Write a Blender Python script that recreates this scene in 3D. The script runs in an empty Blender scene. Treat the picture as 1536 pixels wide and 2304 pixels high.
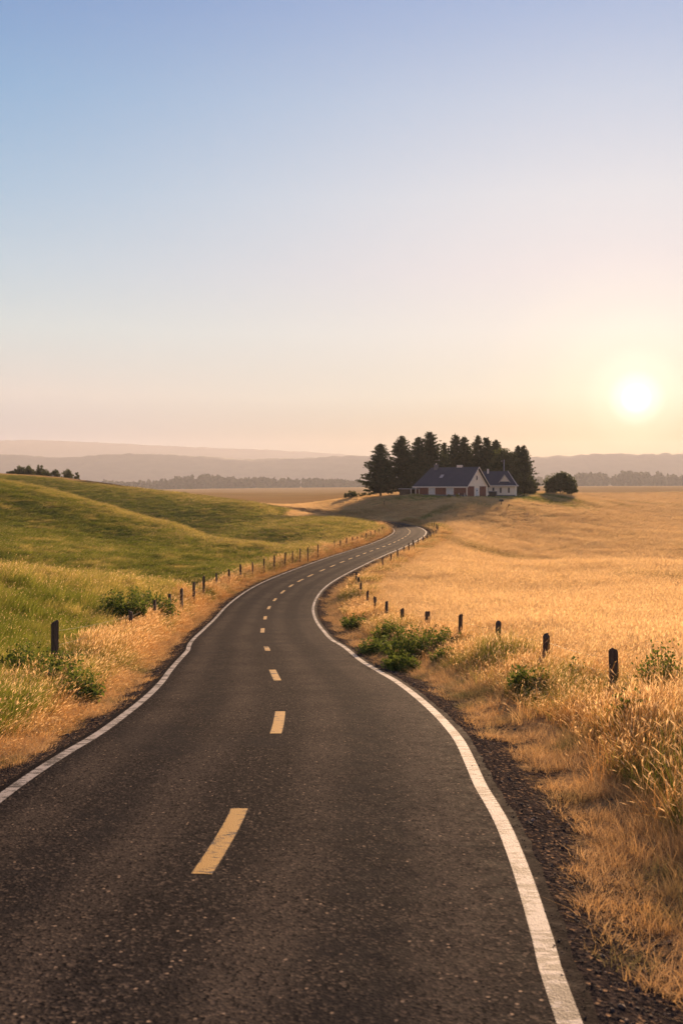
import bpy, bmesh, math, random
import numpy as np
from mathutils import Vector, Matrix
R = math.radians
random.seed(7); RNG = np.random.default_rng(7)
scn = bpy.context.scene

# ------------------------------------------------------------------ camera, sky, sun, exposure
F, HZ = 2240.0, 1090.0                      # focal length and horizon row in pixels of the 1536 x 2304 photograph
cd = bpy.data.cameras.new('camera'); cam = bpy.data.objects.new('camera', cd)
scn.collection.objects.link(cam); scn.camera = cam
cam.location = (0, 0, 0); cam.rotation_euler = (R(90), 0, 0)
cd.lens = 36.0 * F / 2304.0; cd.sensor_width = 36.0; cd.shift_y = (HZ - 1152.0) / 2304.0
cd.clip_start = 0.1; cd.clip_end = 30000
cd.dof.use_dof = True; cd.dof.focus_distance = 30.0; cd.dof.aperture_fstop = 2.2

SUN_AZ, SUN_EL = math.atan((1430 - 768) / F), math.atan((HZ - 905) / F)
SUN_DIR = Vector((math.sin(SUN_AZ) * math.cos(SUN_EL), math.cos(SUN_AZ) * math.cos(SUN_EL), math.sin(SUN_EL)))
sd = bpy.data.lights.new('sun', 'SUN'); sun = bpy.data.objects.new('sun', sd)
scn.collection.objects.link(sun)
sd.energy = 5.0; sd.angle = R(1.6); sd.color = (1.0, 0.65, 0.385)
LAMP_EL = R(11.0)
sun.rotation_euler = Vector((math.sin(SUN_AZ) * math.cos(LAMP_EL), math.cos(SUN_AZ) * math.cos(LAMP_EL), math.sin(LAMP_EL))).to_track_quat('Z', 'Y').to_euler(); sun.location = (0, -20, 60)

scn.view_settings.view_transform = 'Standard'; scn.view_settings.look = 'None'
scn.view_settings.gamma = 1.0; scn.view_settings.exposure = 1.5
scn.cycles.max_bounces = 6; scn.cycles.diffuse_bounces = 3; scn.cycles.glossy_bounces = 2
scn.cycles.transmission_bounces = 3; scn.cycles.volume_bounces = 0
scn.cycles.sample_clamp_indirect = 6.0

def lin(c):
    c = [v / 255.0 for v in c]
    return [v / 12.92 if v <= 0.04045 else ((v + 0.055) / 1.055) ** 2.4 for v in c]

w = bpy.data.worlds.new('World'); scn.world = w; w.use_nodes = True
nt = w.node_tree; nt.nodes.clear()
def N(t, kind, **kw):
    n = t.nodes.new(kind)
    for k, v in kw.items():
        if k.startswith('i_'): n.inputs[int(k[2:]) if k[2:].isdigit() else k[2:]].default_value = v
        else: setattr(n, k, v)
    return n
def ramp(t, stops, interp='LINEAR'):
    n = t.nodes.new('ShaderNodeValToRGB'); cr = n.color_ramp; cr.interpolation = interp
    while len(cr.elements) < len(stops): cr.elements.new(0.5)
    for e, (p, c) in zip(cr.elements, stops):
        e.position = p; e.color = (*c, 1) if len(c) == 3 else c
    return n
def build_world(t):
    L = t.links
    tc = N(t, 'ShaderNodeTexCoord')
    nrm = N(t, 'ShaderNodeVectorMath', operation='NORMALIZE'); L.new(tc.outputs['Generated'], nrm.inputs[0])
    sep = N(t, 'ShaderNodeSeparateXYZ'); L.new(nrm.outputs[0], sep.inputs[0])
    asn = N(t, 'ShaderNodeMath', operation='ARCSINE'); L.new(sep.outputs[2], asn.inputs[0])
    el = N(t, 'ShaderNodeMapRange'); el.inputs[1].default_value = 0.0; el.inputs[2].default_value = R(90); L.new(asn.outputs[0], el.inputs[0])
    sq = N(t, 'ShaderNodeMath', operation='POWER'); sq.inputs[1].default_value = 0.5; L.new(el.outputs[0], sq.inputs[0])
    def P(deg): return math.sqrt(deg / 90.0)
    left = [(0, (53, 104, 139)), (2.5, (54, 106, 142)), (5.0, (191, 188, 187)), (8.6, (188, 204, 208)), (12, (170, 196, 213)), (16, (144, 182, 212)), (21, (116, 165, 207)), (26, (99, 144, 197)), (45, (74, 104, 158)), (90, (44, 64, 102))]
    right = [(0, (15, 65, 37)), (2.5, (16, 66, 38)), (5.0, (173, 184, 178)), (8.6, (205, 208, 210)), (12, (210, 208, 216)), (16, (207, 211, 221)), (21, (183, 197, 219)), (26, (149, 174, 213)), (45, (112, 130, 176)), (90, (44, 64, 102))]
    rl = ramp(t, [(P(a), lin(c)) for a, c in left]); rr = ramp(t, [(P(a), lin(c)) for a, c in right])
    L.new(sq.outputs[0], rl.inputs[0]); L.new(sq.outputs[0], rr.inputs[0])
    # nearness (in azimuth) to the sun
    hz = N(t, 'ShaderNodeCombineXYZ'); L.new(sep.outputs[0], hz.inputs[0]); L.new(sep.outputs[1], hz.inputs[1])
    hn = N(t, 'ShaderNodeVectorMath', operation='NORMALIZE'); L.new(hz.outputs[0], hn.inputs[0])
    dt = N(t, 'ShaderNodeVectorMath', operation='DOT_PRODUCT'); L.new(hn.outputs[0], dt.inputs[0])
    dt.inputs[1].default_value = (math.sin(SUN_AZ), math.cos(SUN_AZ), 0)
    ac = N(t, 'ShaderNodeMath', operation='ARCCOSINE'); L.new(dt.outputs['Value'], ac.inputs[0])
    az = N(t, 'ShaderNodeMapRange', interpolation_type='SMOOTHSTEP'); L.new(ac.outputs[0], az.inputs[0])
    az.inputs[1].default_value = R(0); az.inputs[2].default_value = R(44); az.inputs[3].default_value = 1.0; az.inputs[4].default_value = 0.0
    mx = N(t, 'ShaderNodeMix', data_type='RGBA'); L.new(az.outputs[0], mx.inputs[0]); L.new(rl.outputs[0], mx.inputs[6]); L.new(rr.outputs[0], mx.inputs[7])
    # pink lit haze low in the sky opposite the sun
    back = [(0, (220, 184, 160)), (6, (218, 186, 166)), (12, (198, 180, 176)), (20, (150, 156, 182)), (32, (112, 136, 182)), (50, (80, 106, 160)), (90, (50, 72, 112))]
    rb = ramp(t, [(P(a), lin(c)) for a, c in back]); L.new(sq.outputs[0], rb.inputs[0])
    bz = N(t, 'ShaderNodeMapRange', interpolation_type='SMOOTHSTEP'); L.new(ac.outputs[0], bz.inputs[0]); bz.inputs[1].default_value = R(50); bz.inputs[2].default_value = R(120)
    m2 = N(t, 'ShaderNodeMix', data_type='RGBA'); L.new(bz.outputs[0], m2.inputs[0]); L.new(mx.outputs[2], m2.inputs[6]); L.new(rb.outputs[0], m2.inputs[7]); mx = m2
    # glow and disc of the sun
    ds = N(t, 'ShaderNodeVectorMath', operation='DOT_PRODUCT'); L.new(nrm.outputs[0], ds.inputs[0]); ds.inputs[1].default_value = SUN_DIR
    aa = N(t, 'ShaderNodeMath', operation='ARCCOSINE'); L.new(ds.outputs['Value'], aa.inputs[0])
    gl = N(t, 'ShaderNodeMapRange'); L.new(aa.outputs[0], gl.inputs[0]); gl.inputs[1].default_value = 0; gl.inputs[2].default_value = R(9)
    gr = ramp(t, [(0, (1.0, 1.0, .98)), (0.06, (.85, .85, .80)), (0.105, (.48, .47, .39)), (0.19, (.24, .22, .14)), (0.36, (.11, .095, .045)), (0.65, (.035, .028, .01)), (1, (0, 0, 0))], 'EASE')
    L.new(gl.outputs[0], gr.inputs[0])
    ad = N(t, 'ShaderNodeMix', data_type='RGBA', blend_type='ADD'); ad.inputs[0].default_value = 1.0
    L.new(mx.outputs[2], ad.inputs[6]); L.new(gr.outputs[0], ad.inputs[7])
    sky = N(t, 'ShaderNodeTexSky', sky_type='NISHITA', sun_disc=False, sun_elevation=SUN_EL, sun_rotation=SUN_AZ, air_density=1.0, dust_density=3.0, ozone_density=2.0)
    b1 = N(t, 'ShaderNodeBackground'); L.new(sky.outputs[0], b1.inputs[0]); b1.inputs[1].default_value = 0.002
    b2 = N(t, 'ShaderNodeBackground'); L.new(ad.outputs[2], b2.inputs[0]); b2.inputs[1].default_value = SKY_GAIN
    sm = N(t, 'ShaderNodeAddShader'); L.new(b1.outputs[0], sm.inputs[0]); L.new(b2.outputs[0], sm.inputs[1])
    out = N(t, 'ShaderNodeOutputWorld'); L.new(sm.outputs[0], out.inputs[0])
SKY_GAIN = 0.36
build_world(nt)

# ------------------------------------------------------------------ helpers
def link(o, parent=None):
    scn.collection.objects.link(o)
    if parent: o.parent = parent
    return o
def tag(o, label=None, cat=None, group=None, kind=None):
    for k, v in (('label', label), ('category', cat), ('group', group), ('kind', kind)):
        if v: o[k] = v
    return o
def empty(name, loc, rz=0.0):
    o = bpy.data.objects.new(name, None); link(o); o.location = loc; o.rotation_euler = (0, 0, rz); o.empty_display_size = .3
    return o
def mesh_np(name, V, faces=None, quads=None, tris=None, mats=(), smooth=False, matidx=None):
    me = bpy.data.meshes.new(name)
    V = np.asarray(V, np.float32)
    if faces is not None:
        me.from_pydata(V.tolist(), [], [list(map(int, f)) for f in faces])
    else:
        Q = np.asarray(quads if quads is not None else np.zeros((0, 4)), np.int32); T = np.asarray(tris if tris is not None else np.zeros((0, 3)), np.int32)
        nl = Q.size + T.size; me.vertices.add(len(V)); me.vertices.foreach_set('co', V.ravel())
        me.loops.add(nl); me.polygons.add(len(Q) + len(T))
        me.loops.foreach_set('vertex_index', np.concatenate([Q.ravel(), T.ravel()]).astype(np.int32))
        st = np.concatenate([np.arange(len(Q)) * 4, len(Q) * 4 + np.arange(len(T)) * 3]).astype(np.int32)
        me.polygons.foreach_set('loop_start', st)
        me.update(calc_edges=True)
    for m in mats: me.materials.append(m)
    if matidx is not None: me.polygons.foreach_set('material_index', np.asarray(matidx, np.int32))
    if smooth: me.polygons.foreach_set('use_smooth', np.ones(len(me.polygons), bool))
    me.validate(); me.update()
    return me
def obj_np(name, parent=None, **kw):
    me = mesh_np(name, **kw); return link(bpy.data.objects.new(name, me), parent)
class MB:
    def __init__(s): s.v = []; s.f = []
    def box(s, x0, x1, y0, y1, z0, z1, M=None):
        b = len(s.v); c = [(x, y, z) for z in (z0, z1) for y in (y0, y1) for x in (x0, x1)]
        s.v += [tuple(M @ Vector(p)) if M else p for p in c]
        s.f += [[b + i for i in q] for q in ((0, 2, 3, 1), (4, 5, 7, 6), (0, 1, 5, 4), (2, 6, 7, 3), (0, 4, 6, 2), (1, 3, 7, 5))]
        return s
    def poly(s, pts, d=None):
        b = len(s.v); n = len(pts); s.v += [tuple(p) for p in pts]
        if d is None: s.f.append([b + i for i in range(n)]); return s
        s.v += [tuple(Vector(p) + Vector(d)) for p in pts]
        s.f.append([b + i for i in range(n)]); s.f.append([b + n + i for i in reversed(range(n))])
        for i in range(n):
            j = (i + 1) % n; s.f.append([b + j, b + i, b + n + i, b + n + j])
        return s
    def tube(s, pts, rad, n=7, cap=True):
        b = len(s.v); k = len(pts); rad = rad if hasattr(rad, '__len__') else [rad] * k
        for i, p in enumerate(pts):
            p = Vector(p); d = Vector(pts[min(i + 1, k - 1)]) - Vector(pts[max(i - 1, 0)]); d.normalize()
            a = d.orthogonal().normalized() if abs(d.z) < .9 else Vector((1, 0, 0)); a = (a - d * a.dot(d)).normalized(); c = d.cross(a)
            for j in range(n):
                t = 2 * math.pi * j / n; s.v.append(tuple(p + (a * math.cos(t) + c * math.sin(t)) * rad[i]))
        for i in range(k - 1):
            for j in range(n):
                s.f.append([b + i * n + j, b + i * n + (j + 1) % n, b + (i + 1) * n + (j + 1) % n, b + (i + 1) * n + j])
        if cap: s.f.append([b + j for j in reversed(range(n))]); s.f.append([b + (k - 1) * n + j for j in range(n)])
        return s
    def build(s, name, mat, parent=None, smooth=False, bevel=0):
        me = bpy.data.meshes.new(name); me.from_pydata(s.v, [], s.f); me.materials.append(mat)
        bm = bmesh.new(); bm.from_mesh(me); bmesh.ops.recalc_face_normals(bm, faces=bm.faces)
        if bevel: bmesh.ops.bevel(bm, geom=bm.edges[:], offset=bevel, segments=1, affect='EDGES')
        bm.to_mesh(me); bm.free()
        if smooth: me.polygons.foreach_set('use_smooth', np.ones(len(me.polygons), bool))
        return link(bpy.data.objects.new(name, me), parent)

# ------------------------------------------------------------------ materials
def mat_new(name):
    m = bpy.data.materials.new(name); m.use_nodes = True; t = m.node_tree; t.nodes.clear()
    out = N(t, 'ShaderNodeOutputMaterial'); return m, t, out
def noise(t, scale, detail=4.0, rough=.55, vec=None, dist=0.0):
    n = N(t, 'ShaderNodeTexNoise'); n.inputs['Scale'].default_value = scale; n.inputs['Detail'].default_value = detail
    n.inputs['Roughness'].default_value = rough; n.inputs['Distortion'].default_value = dist
    if vec is not None: t.links.new(vec, n.inputs['Vector'])
    return n
def mixc(t, f, a, b, blend='MIX'):
    m = N(t, 'ShaderNodeMix', data_type='RGBA', blend_type=blend)
    for i, v in ((0, f), (6, a), (7, b)):
        if hasattr(v, 'is_output'): t.links.new(v, m.inputs[i])
        elif i == 0: m.inputs[0].default_value = v
        else: m.inputs[i].default_value = (*v, 1)
    return m.outputs[2]
def mapr(t, v, a, b, c=0.0, d=1.0, smooth=False):
    m = N(t, 'ShaderNodeMapRange', interpolation_type='SMOOTHSTEP' if smooth else 'LINEAR'); t.links.new(v, m.inputs[0])
    for i, q in zip((1, 2, 3, 4), (a, b, c, d)): m.inputs[i].default_value = q
    return m.outputs[0]
def math_(t, op, a, b=None):
    m = N(t, 'ShaderNodeMath', operation=op)
    for i, v in ((0, a), (1, b)):
        if v is None: continue
        if hasattr(v, 'is_output'): t.links.new(v, m.inputs[i])
        else: m.inputs[i].default_value = v
    return m.outputs[0]
def pos(t): return N(t, 'ShaderNodeNewGeometry').outputs['Position']
def attr(t, name): return N(t, 'ShaderNodeAttribute', attribute_name=name).outputs['Fac']
def bump(t, h, strength=.3, dist=.02):
    b = N(t, 'ShaderNodeBump'); b.inputs['Strength'].default_value = strength; b.inputs['Distance'].default_value = dist
    t.links.new(h, b.inputs['Height']); return b.outputs[0]
def princ(t, out, col, rough=.8, normal=None, spec=.3):
    p = N(t, 'ShaderNodeBsdfPrincipled')
    if hasattr(col, 'is_output'): t.links.new(col, p.inputs['Base Color'])
    else: p.inputs['Base Color'].default_value = (*col, 1)
    if hasattr(rough, 'is_output'): t.links.new(rough, p.inputs['Roughness'])
    else: p.inputs['Roughness'].default_value = rough
    p.inputs['Specular IOR Level'].default_value = spec
    if normal is not None: t.links.new(normal, p.inputs['Normal'])
    t.links.new(p.outputs[0], out.inputs[0]); return p
def mat_plain(name, c1, c2=None, scale=3.0, rough=.8, bmp=.0, spec=.3, obj=True):
    m, t, out = mat_new(name)
    v = N(t, 'ShaderNodeTexCoord').outputs['Object'] if obj else pos(t)
    n = noise(t, scale, 5, .6, v)
    col = mixc(t, mapr(t, n.outputs[0], .35, .65), c1, c2 or [x * .75 for x in c1])
    princ(t, out, col, rough, bump(t, n.outputs[0], bmp, .02) if bmp else None, spec); return m
def mat_leaf(name, cols, trans=.5, patch=None, patch_scale=.05, patch_lo=.45, patch_hi=.6, rough=.5, world_scale=0.0):
    """thin leaf or blade: diffuse and translucent, colour varied from clump to clump"""
    m, t, out = mat_new(name)
    oi = N(t, 'ShaderNodeObjectInfo')
    r = ramp(t, [(i / (len(cols) - 1), c) for i, c in enumerate(cols)]); t.links.new(oi.outputs['Random'], r.inputs[0])
    col = r.outputs[0]
    if world_scale:
        n2 = noise(t, world_scale, 3, .6, pos(t)); r2 = ramp(t, [(.3, cols[0]), (.5, cols[len(cols) // 2]), (.7, cols[-1])]); t.links.new(n2.outputs[0], r2.inputs[0])
        col = r2.outputs[0]
    if patch is not None:
        n = noise(t, patch_scale, 4, .6, oi.outputs['Location'])
        col = mixc(t, mapr(t, n.outputs[0], patch_lo, patch_hi), col, patch)
    d = N(t, 'ShaderNodeBsdfDiffuse'); tr = N(t, 'ShaderNodeBsdfTranslucent'); g = N(t, 'ShaderNodeBsdfGlossy'); g.inputs['Roughness'].default_value = rough
    t.links.new(col, d.inputs[0]); t.links.new(col, tr.inputs[0]); g.inputs[0].default_value = (.5, .5, .5, 1)
    a = N(t, 'ShaderNodeMixShader'); a.inputs[0].default_value = trans; t.links.new(d.outputs[0], a.inputs[1]); t.links.new(tr.outputs[0], a.inputs[2])
    b = N(t, 'ShaderNodeMixShader'); b.inputs[0].default_value = .03; t.links.new(a.outputs[0], b.inputs[1]); t.links.new(g.outputs[0], b.inputs[2])
    t.links.new(b.outputs[0], out.inputs[0]); return m

def make_asphalt():
    m, t, out = mat_new('asphalt'); p = pos(t)
    fine = N(t, 'ShaderNodeTexVoronoi', feature='F1'); fine.inputs['Scale'].default_value = 40; t.links.new(p, fine.inputs['Vector'])
    stone = N(t, 'ShaderNodeSeparateColor'); t.links.new(fine.outputs['Color'], stone.inputs[0])
    big = noise(t, .55, 5, .6, p); mid = noise(t, 5, 5, .65, p); speck = noise(t, 80, 3, .7, p)
    s = attr(t, 'across')
    # wheel tracks polished a little paler
    a1 = math_(t, 'ABSOLUTE', math_(t, 'SUBTRACT', math_(t, 'ABSOLUTE', s), 0.85)); a2 = math_(t, 'ABSOLUTE', math_(t, 'SUBTRACT', math_(t, 'ABSOLUTE', s), 2.3))
    tr = mapr(t, math_(t, 'MINIMUM', a1, a2), .1, .55, 1, 0, True)
    tr = math_(t, 'MULTIPLY', tr, mapr(t, big.outputs[0], .35, .65, .3, 1))
    base = mixc(t, mapr(t, big.outputs[0], .3, .7), (.022, .019, .0175), (.032, .0275, .0245))
    base = mixc(t, tr, base, (.066, .053, .042))
    base = mixc(t, mapr(t, mid.outputs[0], .55, .75, 0, .55), base, (.017, .0165, .018))
    base = mixc(t, mapr(t, stone.outputs[0], .66, 1.0, 0, .85), base, (.115, .088, .066))
    base = mixc(t, mapr(t, stone.outputs[1], .60, .95, 0, .9), base, (.007, .007, .008))
    sp2 = N(t, 'ShaderNodeTexVoronoi', feature='F1'); sp2.inputs['Scale'].default_value = 17; t.links.new(p, sp2.inputs['Vector']); s2 = N(t, 'ShaderNodeSeparateColor'); t.links.new(sp2.outputs['Color'], s2.inputs[0])
    peb = math_(t, 'MULTIPLY', mapr(t, s2.outputs[0], .90, .93), mapr(t, sp2.outputs['Distance'], .16, .30, 1, 0)); base = mixc(t, peb, base, (.30, .22, .15))
    base = mixc(t, mapr(t, speck.outputs[0], .62, .75, 0, .5), base, (.15, .115, .08))
    # sealed seams across the lanes and dark repaired patches
    al = attr(t, 'along'); wob = mapr(t, noise(t, 1.4, 4, .6, p).outputs[0], .3, .7, -.12, .12); al = math_(t, 'ADD', al, wob)
    for q, wd in ((3.55, .012), (16.4, .02), (37.2, .03)):
        dd = math_(t, 'ABSOLUTE', math_(t, 'SUBTRACT', al, q)); base = mixc(t, mapr(t, dd, wd, wd * 2.2, .75, 0), base, (.016, .015, .015))
    patch = noise(t, .22, 2, .5, p, .6); base = mixc(t, mapr(t, patch.outputs[0], .60, .64, 0, .35), base, (.022, .021, .022))
    stain = noise(t, 2.2, 3, .5, p); mid_ = mapr(t, math_(t, 'ABSOLUTE', math_(t, 'SUBTRACT', math_(t, 'ABSOLUTE', s), 1.55)), .15, .7, .5, 0, True)
    base = mixc(t, math_(t, 'MULTIPLY', mid_, mapr(t, stain.outputs[0], .45, .62)), base, (.018, .017, .018))
    # broken dusty edge
    e = math_(t, 'ADD', math_(t, 'ABSOLUTE', s), mapr(t, mid.outputs[0], .3, .7, -.16, .16))
    base = mixc(t, mapr(t, e, 2.95, 3.15, 0, 1), base, mixc(t, stone.outputs[2], (.008, .0075, .008), (.03, .023, .02)))
    h = math_(t, 'ADD', fine.outputs['Distance'], math_(t, 'MULTIPLY', speck.outputs[0], .4))
    princ(t, out, base, mapr(t, mid.outputs[0], .3, .7, .75, .95), bump(t, h, .45, .01), 0.004); return m
def make_paint(name, c, wear):
    m, t, out = mat_new(name); p = pos(t)
    fine = N(t, 'ShaderNodeTexVoronoi', feature='F1'); fine.inputs['Scale'].default_value = 58; t.links.new(p, fine.inputs['Vector'])
    stone = N(t, 'ShaderNodeSeparateColor'); t.links.new(fine.outputs['Color'], stone.inputs[0])
    mp = N(t, 'ShaderNodeMapping'); mp.inputs['Scale'].default_value = (5, 15, 5); t.links.new(p, mp.inputs[0]); n = noise(t, 1.0, 6, .75, mp.outputs[0]); b = noise(t, 1.7, 4, .6, p)
    wr = math_(t, 'ADD', n.outputs[0], mapr(t, b.outputs[0], .3, .7, -.14, .14))
    col = mixc(t, mapr(t, stone.outputs[0], 0, 1, 0, .35), c, [x * .72 for x in c])
    col = mixc(t, mapr(t, wr, wear, wear + .05, 0, .9), col, (.03, .026, .024))
    s = attr(t, 'edge'); col = mixc(t, mapr(t, math_(t, 'ADD', s, mapr(t, n.outputs[0], .3, .7, -.3, .3)), .85, 1.08, 0, .9), col, (.05, .043, .04))
    princ(t, out, col, .7, bump(t, fine.outputs['Distance'], .5, .008), .1); return m
def make_ground():
    m, t, out = mat_new('ground'); p = pos(t)
    n1 = noise(t, .09, 5, .6, p); n2 = noise(t, 1.3, 5, .65, p); n3 = noise(t, 14, 5, .7, p)
    mp = N(t, 'ShaderNodeMapping'); mp.inputs['Scale'].default_value = (.012, .05, .05); t.links.new(p, mp.inputs[0]); n4 = noise(t, 1.0, 6, .65, mp.outputs[0])
    straw = mixc(t, mapr(t, n2.outputs[0], .3, .7), (.34, .20, .075), (.52, .34, .14))
    straw = mixc(t, mapr(t, n4.outputs[0], .4, .65), straw, (.50, .31, .12))
    straw = mixc(t, mapr(t, n3.outputs[0], .35, .7, 0, .6), straw, (.20, .115, .05))
    green = mixc(t, mapr(t, n1.outputs[0], .35, .65), (.12, .145, .028), (.22, .21, .05))
    green = mixc(t, mapr(t, n2.outputs[0], .4, .7, 0, .6), green, (.05, .075, .018))
    litter = mixc(t, mapr(t, n3.outputs[0], .3, .7), (.22, .13, .055), (.46, .28, .12))
    litter = mixc(t, mapr(t, n2.outputs[0], .5, .7, 0, .6), litter, (.09, .055, .03))
    grv = N(t, 'ShaderNodeTexVoronoi', feature='F1'); grv.inputs['Scale'].default_value = 30; t.links.new(p, grv.inputs['Vector'])
    gs = N(t, 'ShaderNodeSeparateColor'); t.links.new(grv.outputs['Color'], gs.inputs[0])
    gravel = mixc(t, mapr(t, gs.outputs[0], .2, 1), (.020, .018, .018), (.075, .058, .048))
    gravel = mixc(t, mapr(t, gs.outputs[1], .88, .98), gravel, (.26, .17, .10))
    gm = attr(t, 'green'); lm = attr(t, 'verge'); s = attr(t, 'across')
    wob = mapr(t, n2.outputs[0], .3, .7, -.35, .35); wob3 = mapr(t, n3.outputs[0], .3, .7, -.22, .22)
    col = mixc(t, mapr(t, math_(t, 'ADD', gm, mapr(t, n1.outputs[0], .3, .7, -.3, .3)), .35, .65), straw, green)
    col = mixc(t, lm, col, litter)
    e = math_(t, 'ADD', math_(t, 'ADD', math_(t, 'ABSOLUTE', s), wob), wob3)
    col = mixc(t, mapr(t, e, 3.85, 4.15, 1, 0), col, gravel)
    hh = math_(t, 'ADD', n3.outputs[0], math_(t, 'MULTIPLY', grv.outputs['Distance'], .5))
    far = attr(t, 'far'); col = mixc(t, far, col, mixc(t, mapr(t, n4.outputs[0], .35, .65), (.30, .20, .085), (.42, .28, .12)))
    princ(t, out, col, .95, bump(t, hh, .8, .05), 0.0); return m
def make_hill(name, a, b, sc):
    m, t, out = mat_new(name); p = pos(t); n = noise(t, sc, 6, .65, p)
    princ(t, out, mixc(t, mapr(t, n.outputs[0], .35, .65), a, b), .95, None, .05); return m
def make_brick():
    m, t, out = mat_new('brick'); p = N(t, 'ShaderNodeTexCoord').outputs['Object']
    sp = N(t, 'ShaderNodeSeparateXYZ'); t.links.new(p, sp.inputs[0]); cb = N(t, 'ShaderNodeCombineXYZ')
    t.links.new(math_(t, 'ADD', sp.outputs[0], sp.outputs[1]), cb.inputs[0]); t.links.new(sp.outputs[2], cb.inputs[1])
    b = N(t, 'ShaderNodeTexBrick'); b.inputs['Scale'].default_value = 4.2; t.links.new(cb.outputs[0], b.inputs['Vector'])
    b.inputs['Color1'].default_value = (.24, .075, .05, 1); b.inputs['Color2'].default_value = (.17, .06, .045, 1); b.inputs['Mortar'].default_value = (.25, .19, .16, 1); b.inputs['Mortar Size'].default_value = .015
    n = noise(t, 1.2, 4, .6, p); princ(t, out, mixc(t, mapr(t, n.outputs[0], .35, .65, 0, .5), b.outputs[0], (.12, .05, .04)), .9, None, .2); return m
def make_siding(name, c):
    m, t, out = mat_new(name); p = N(t, 'ShaderNodeTexCoord').outputs['Object']
    sp = N(t, 'ShaderNodeSeparateXYZ'); t.links.new(p, sp.inputs[0])
    fr = math_(t, 'FRACT', math_(t, 'MULTIPLY', sp.outputs[2], 5.0)); n = noise(t, 1.5, 5, .6, p)
    col = mixc(t, mapr(t, n.outputs[0], .4, .7, 0, .5), c, [v * .8 for v in c])
    princ(t, out, col, .7, bump(t, fr, .6, .03), .3); return m
def make_shingle():
    m, t, out = mat_new('shingle'); p = N(t, 'ShaderNodeTexCoord').outputs['Object']
    sp = N(t, 'ShaderNodeSeparateXYZ'); t.links.new(p, sp.inputs[0]); cb = N(t, 'ShaderNodeCombineXYZ')
    t.links.new(sp.outputs[0], cb.inputs[0]); t.links.new(math_(t, 'MULTIPLY', sp.outputs[2], 1.4), cb.inputs[1])
    b = N(t, 'ShaderNodeTexBrick'); b.inputs['Scale'].default_value = 2.6; t.links.new(cb.outputs[0], b.inputs['Vector'])
    b.inputs['Color1'].default_value = (.074, .076, .090, 1); b.inputs['Color2'].default_value = (.056, .058, .070, 1); b.inputs['Mortar'].default_value = (.04, .042, .06, 1); b.inputs['Mortar Size'].default_value = .02
    n = noise(t, .5, 5, .6, p); princ(t, out, mixc(t, mapr(t, n.outputs[0], .4, .7, 0, .5), b.outputs[0], (.085, .083, .10)), .85, None, .2); return m
def make_wood():
    m, t, out = mat_new('weathered_wood'); p = N(t, 'ShaderNodeTexCoord').outputs['Object']
    mp = N(t, 'ShaderNodeMapping'); mp.inputs['Scale'].default_value = (22, 22, 2.2); t.links.new(p, mp.inputs[0]); n = noise(t, 1.0, 6, .7, mp.outputs[0], .4); n2 = noise(t, 5, 4, .6, p)
    col = mixc(t, mapr(t, n.outputs[0], .35, .65), (.045, .035, .029), (.13, .097, .072)); col = mixc(t, mapr(t, n2.outputs[0], .55, .7, 0, .5), col, (.14, .105, .075))
    princ(t, out, col, .9, bump(t, n.outputs[0], .8, .02), .15); return m
M = {}
M['asphalt'] = make_asphalt(); M['white_paint'] = make_paint('white_paint', (.33, .30, .27), .505); M['yellow_paint'] = make_paint('yellow_paint', (.41, .24, .058), .545)
M['ground'] = make_ground()
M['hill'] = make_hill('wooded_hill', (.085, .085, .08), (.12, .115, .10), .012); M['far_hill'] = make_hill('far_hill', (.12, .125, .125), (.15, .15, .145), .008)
M['brick'] = make_brick(); M['siding'] = make_siding('white_siding', (.88, .78, .62)); M['shingle'] = make_shingle(); M['wood'] = make_wood()
M['trim'] = mat_plain('trim_paint', (.82, .74, .63), rough=.6); M['door'] = mat_plain('door_paint', (.66, .67, .68), rough=.5)
M['stone'] = mat_plain('foundation_stone', (.20, .195, .20), (.12, .12, .125), 6, .9, .5); M['dark'] = mat_plain('dark_metal', (.03, .032, .035), rough=.5)
M['glass'] = mat_plain('window_glass', (.03, .035, .045), rough=.12, spec=.6); M['steel'] = mat_plain('galvanised_steel', (.35, .35, .36), rough=.45)
M['wire'] = mat_plain('fence_wire', (.07, .05, .04), rough=.6)
M['bark'] = mat_plain('bark', (.075, .055, .042), (.03, .023, .018), 5, .95, .8)
M['wheat'] = mat_leaf('wheat', [(.62, .41, .18), (.74, .52, .25), (.80, .60, .31), (.67, .45, .19)], .5, (.30, .22, .07), .035, .52, .68)
M['seed_head'] = mat_leaf('seed_head', [(.78, .55, .28), (.86, .65, .36), (.80, .58, .26)], .55)
M['verge_grass'] = mat_leaf('dry_verge_grass', [(.42, .20, .055), (.60, .33, .11), (.70, .45, .19), (.36, .20, .07), (.56, .29, .08)], .5, (.17, .17, .035), .22, .56, .66)
M['short_grass'] = mat_leaf('short_dry_grass', [(.50, .30, .12), (.66, .42, .18), (.40, .27, .14), (.58, .34, .12), (.72, .50, .26)], .4, (.20, .17, .07), .9, .54, .62)
M['green_grass'] = mat_leaf('pasture_grass', [(.08, .115, .014), (.15, .175, .024), (.26, .25, .045), (.10, .135, .017), (.19, .20, .03)], .58, (.46, .36, .10), .35, .52, .66)
M['sunlit_dry_pasture'] = mat_leaf('sunlit_dry_pasture_grass', [(.36, .29, .07), (.46, .35, .10), (.27, .26, .055)], .55)  # scattered dry clumps, and sunlight on the hill crests put into the colour
M['conifer'] = mat_leaf('conifer_needles', [(.024, .040, .015), (.044, .062, .022), (.072, .080, .026)], .3, world_scale=.9)
M['broadleaf'] = mat_leaf('broad_leaves', [(.045, .066, .016), (.075, .092, .024), (.12, .125, .034)], .45, world_scale=.9)
M['shrub'] = mat_leaf('shrub_leaves', [(.06, .095, .016), (.10, .135, .024), (.17, .18, .035)], .45, world_scale=6.0)
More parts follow.
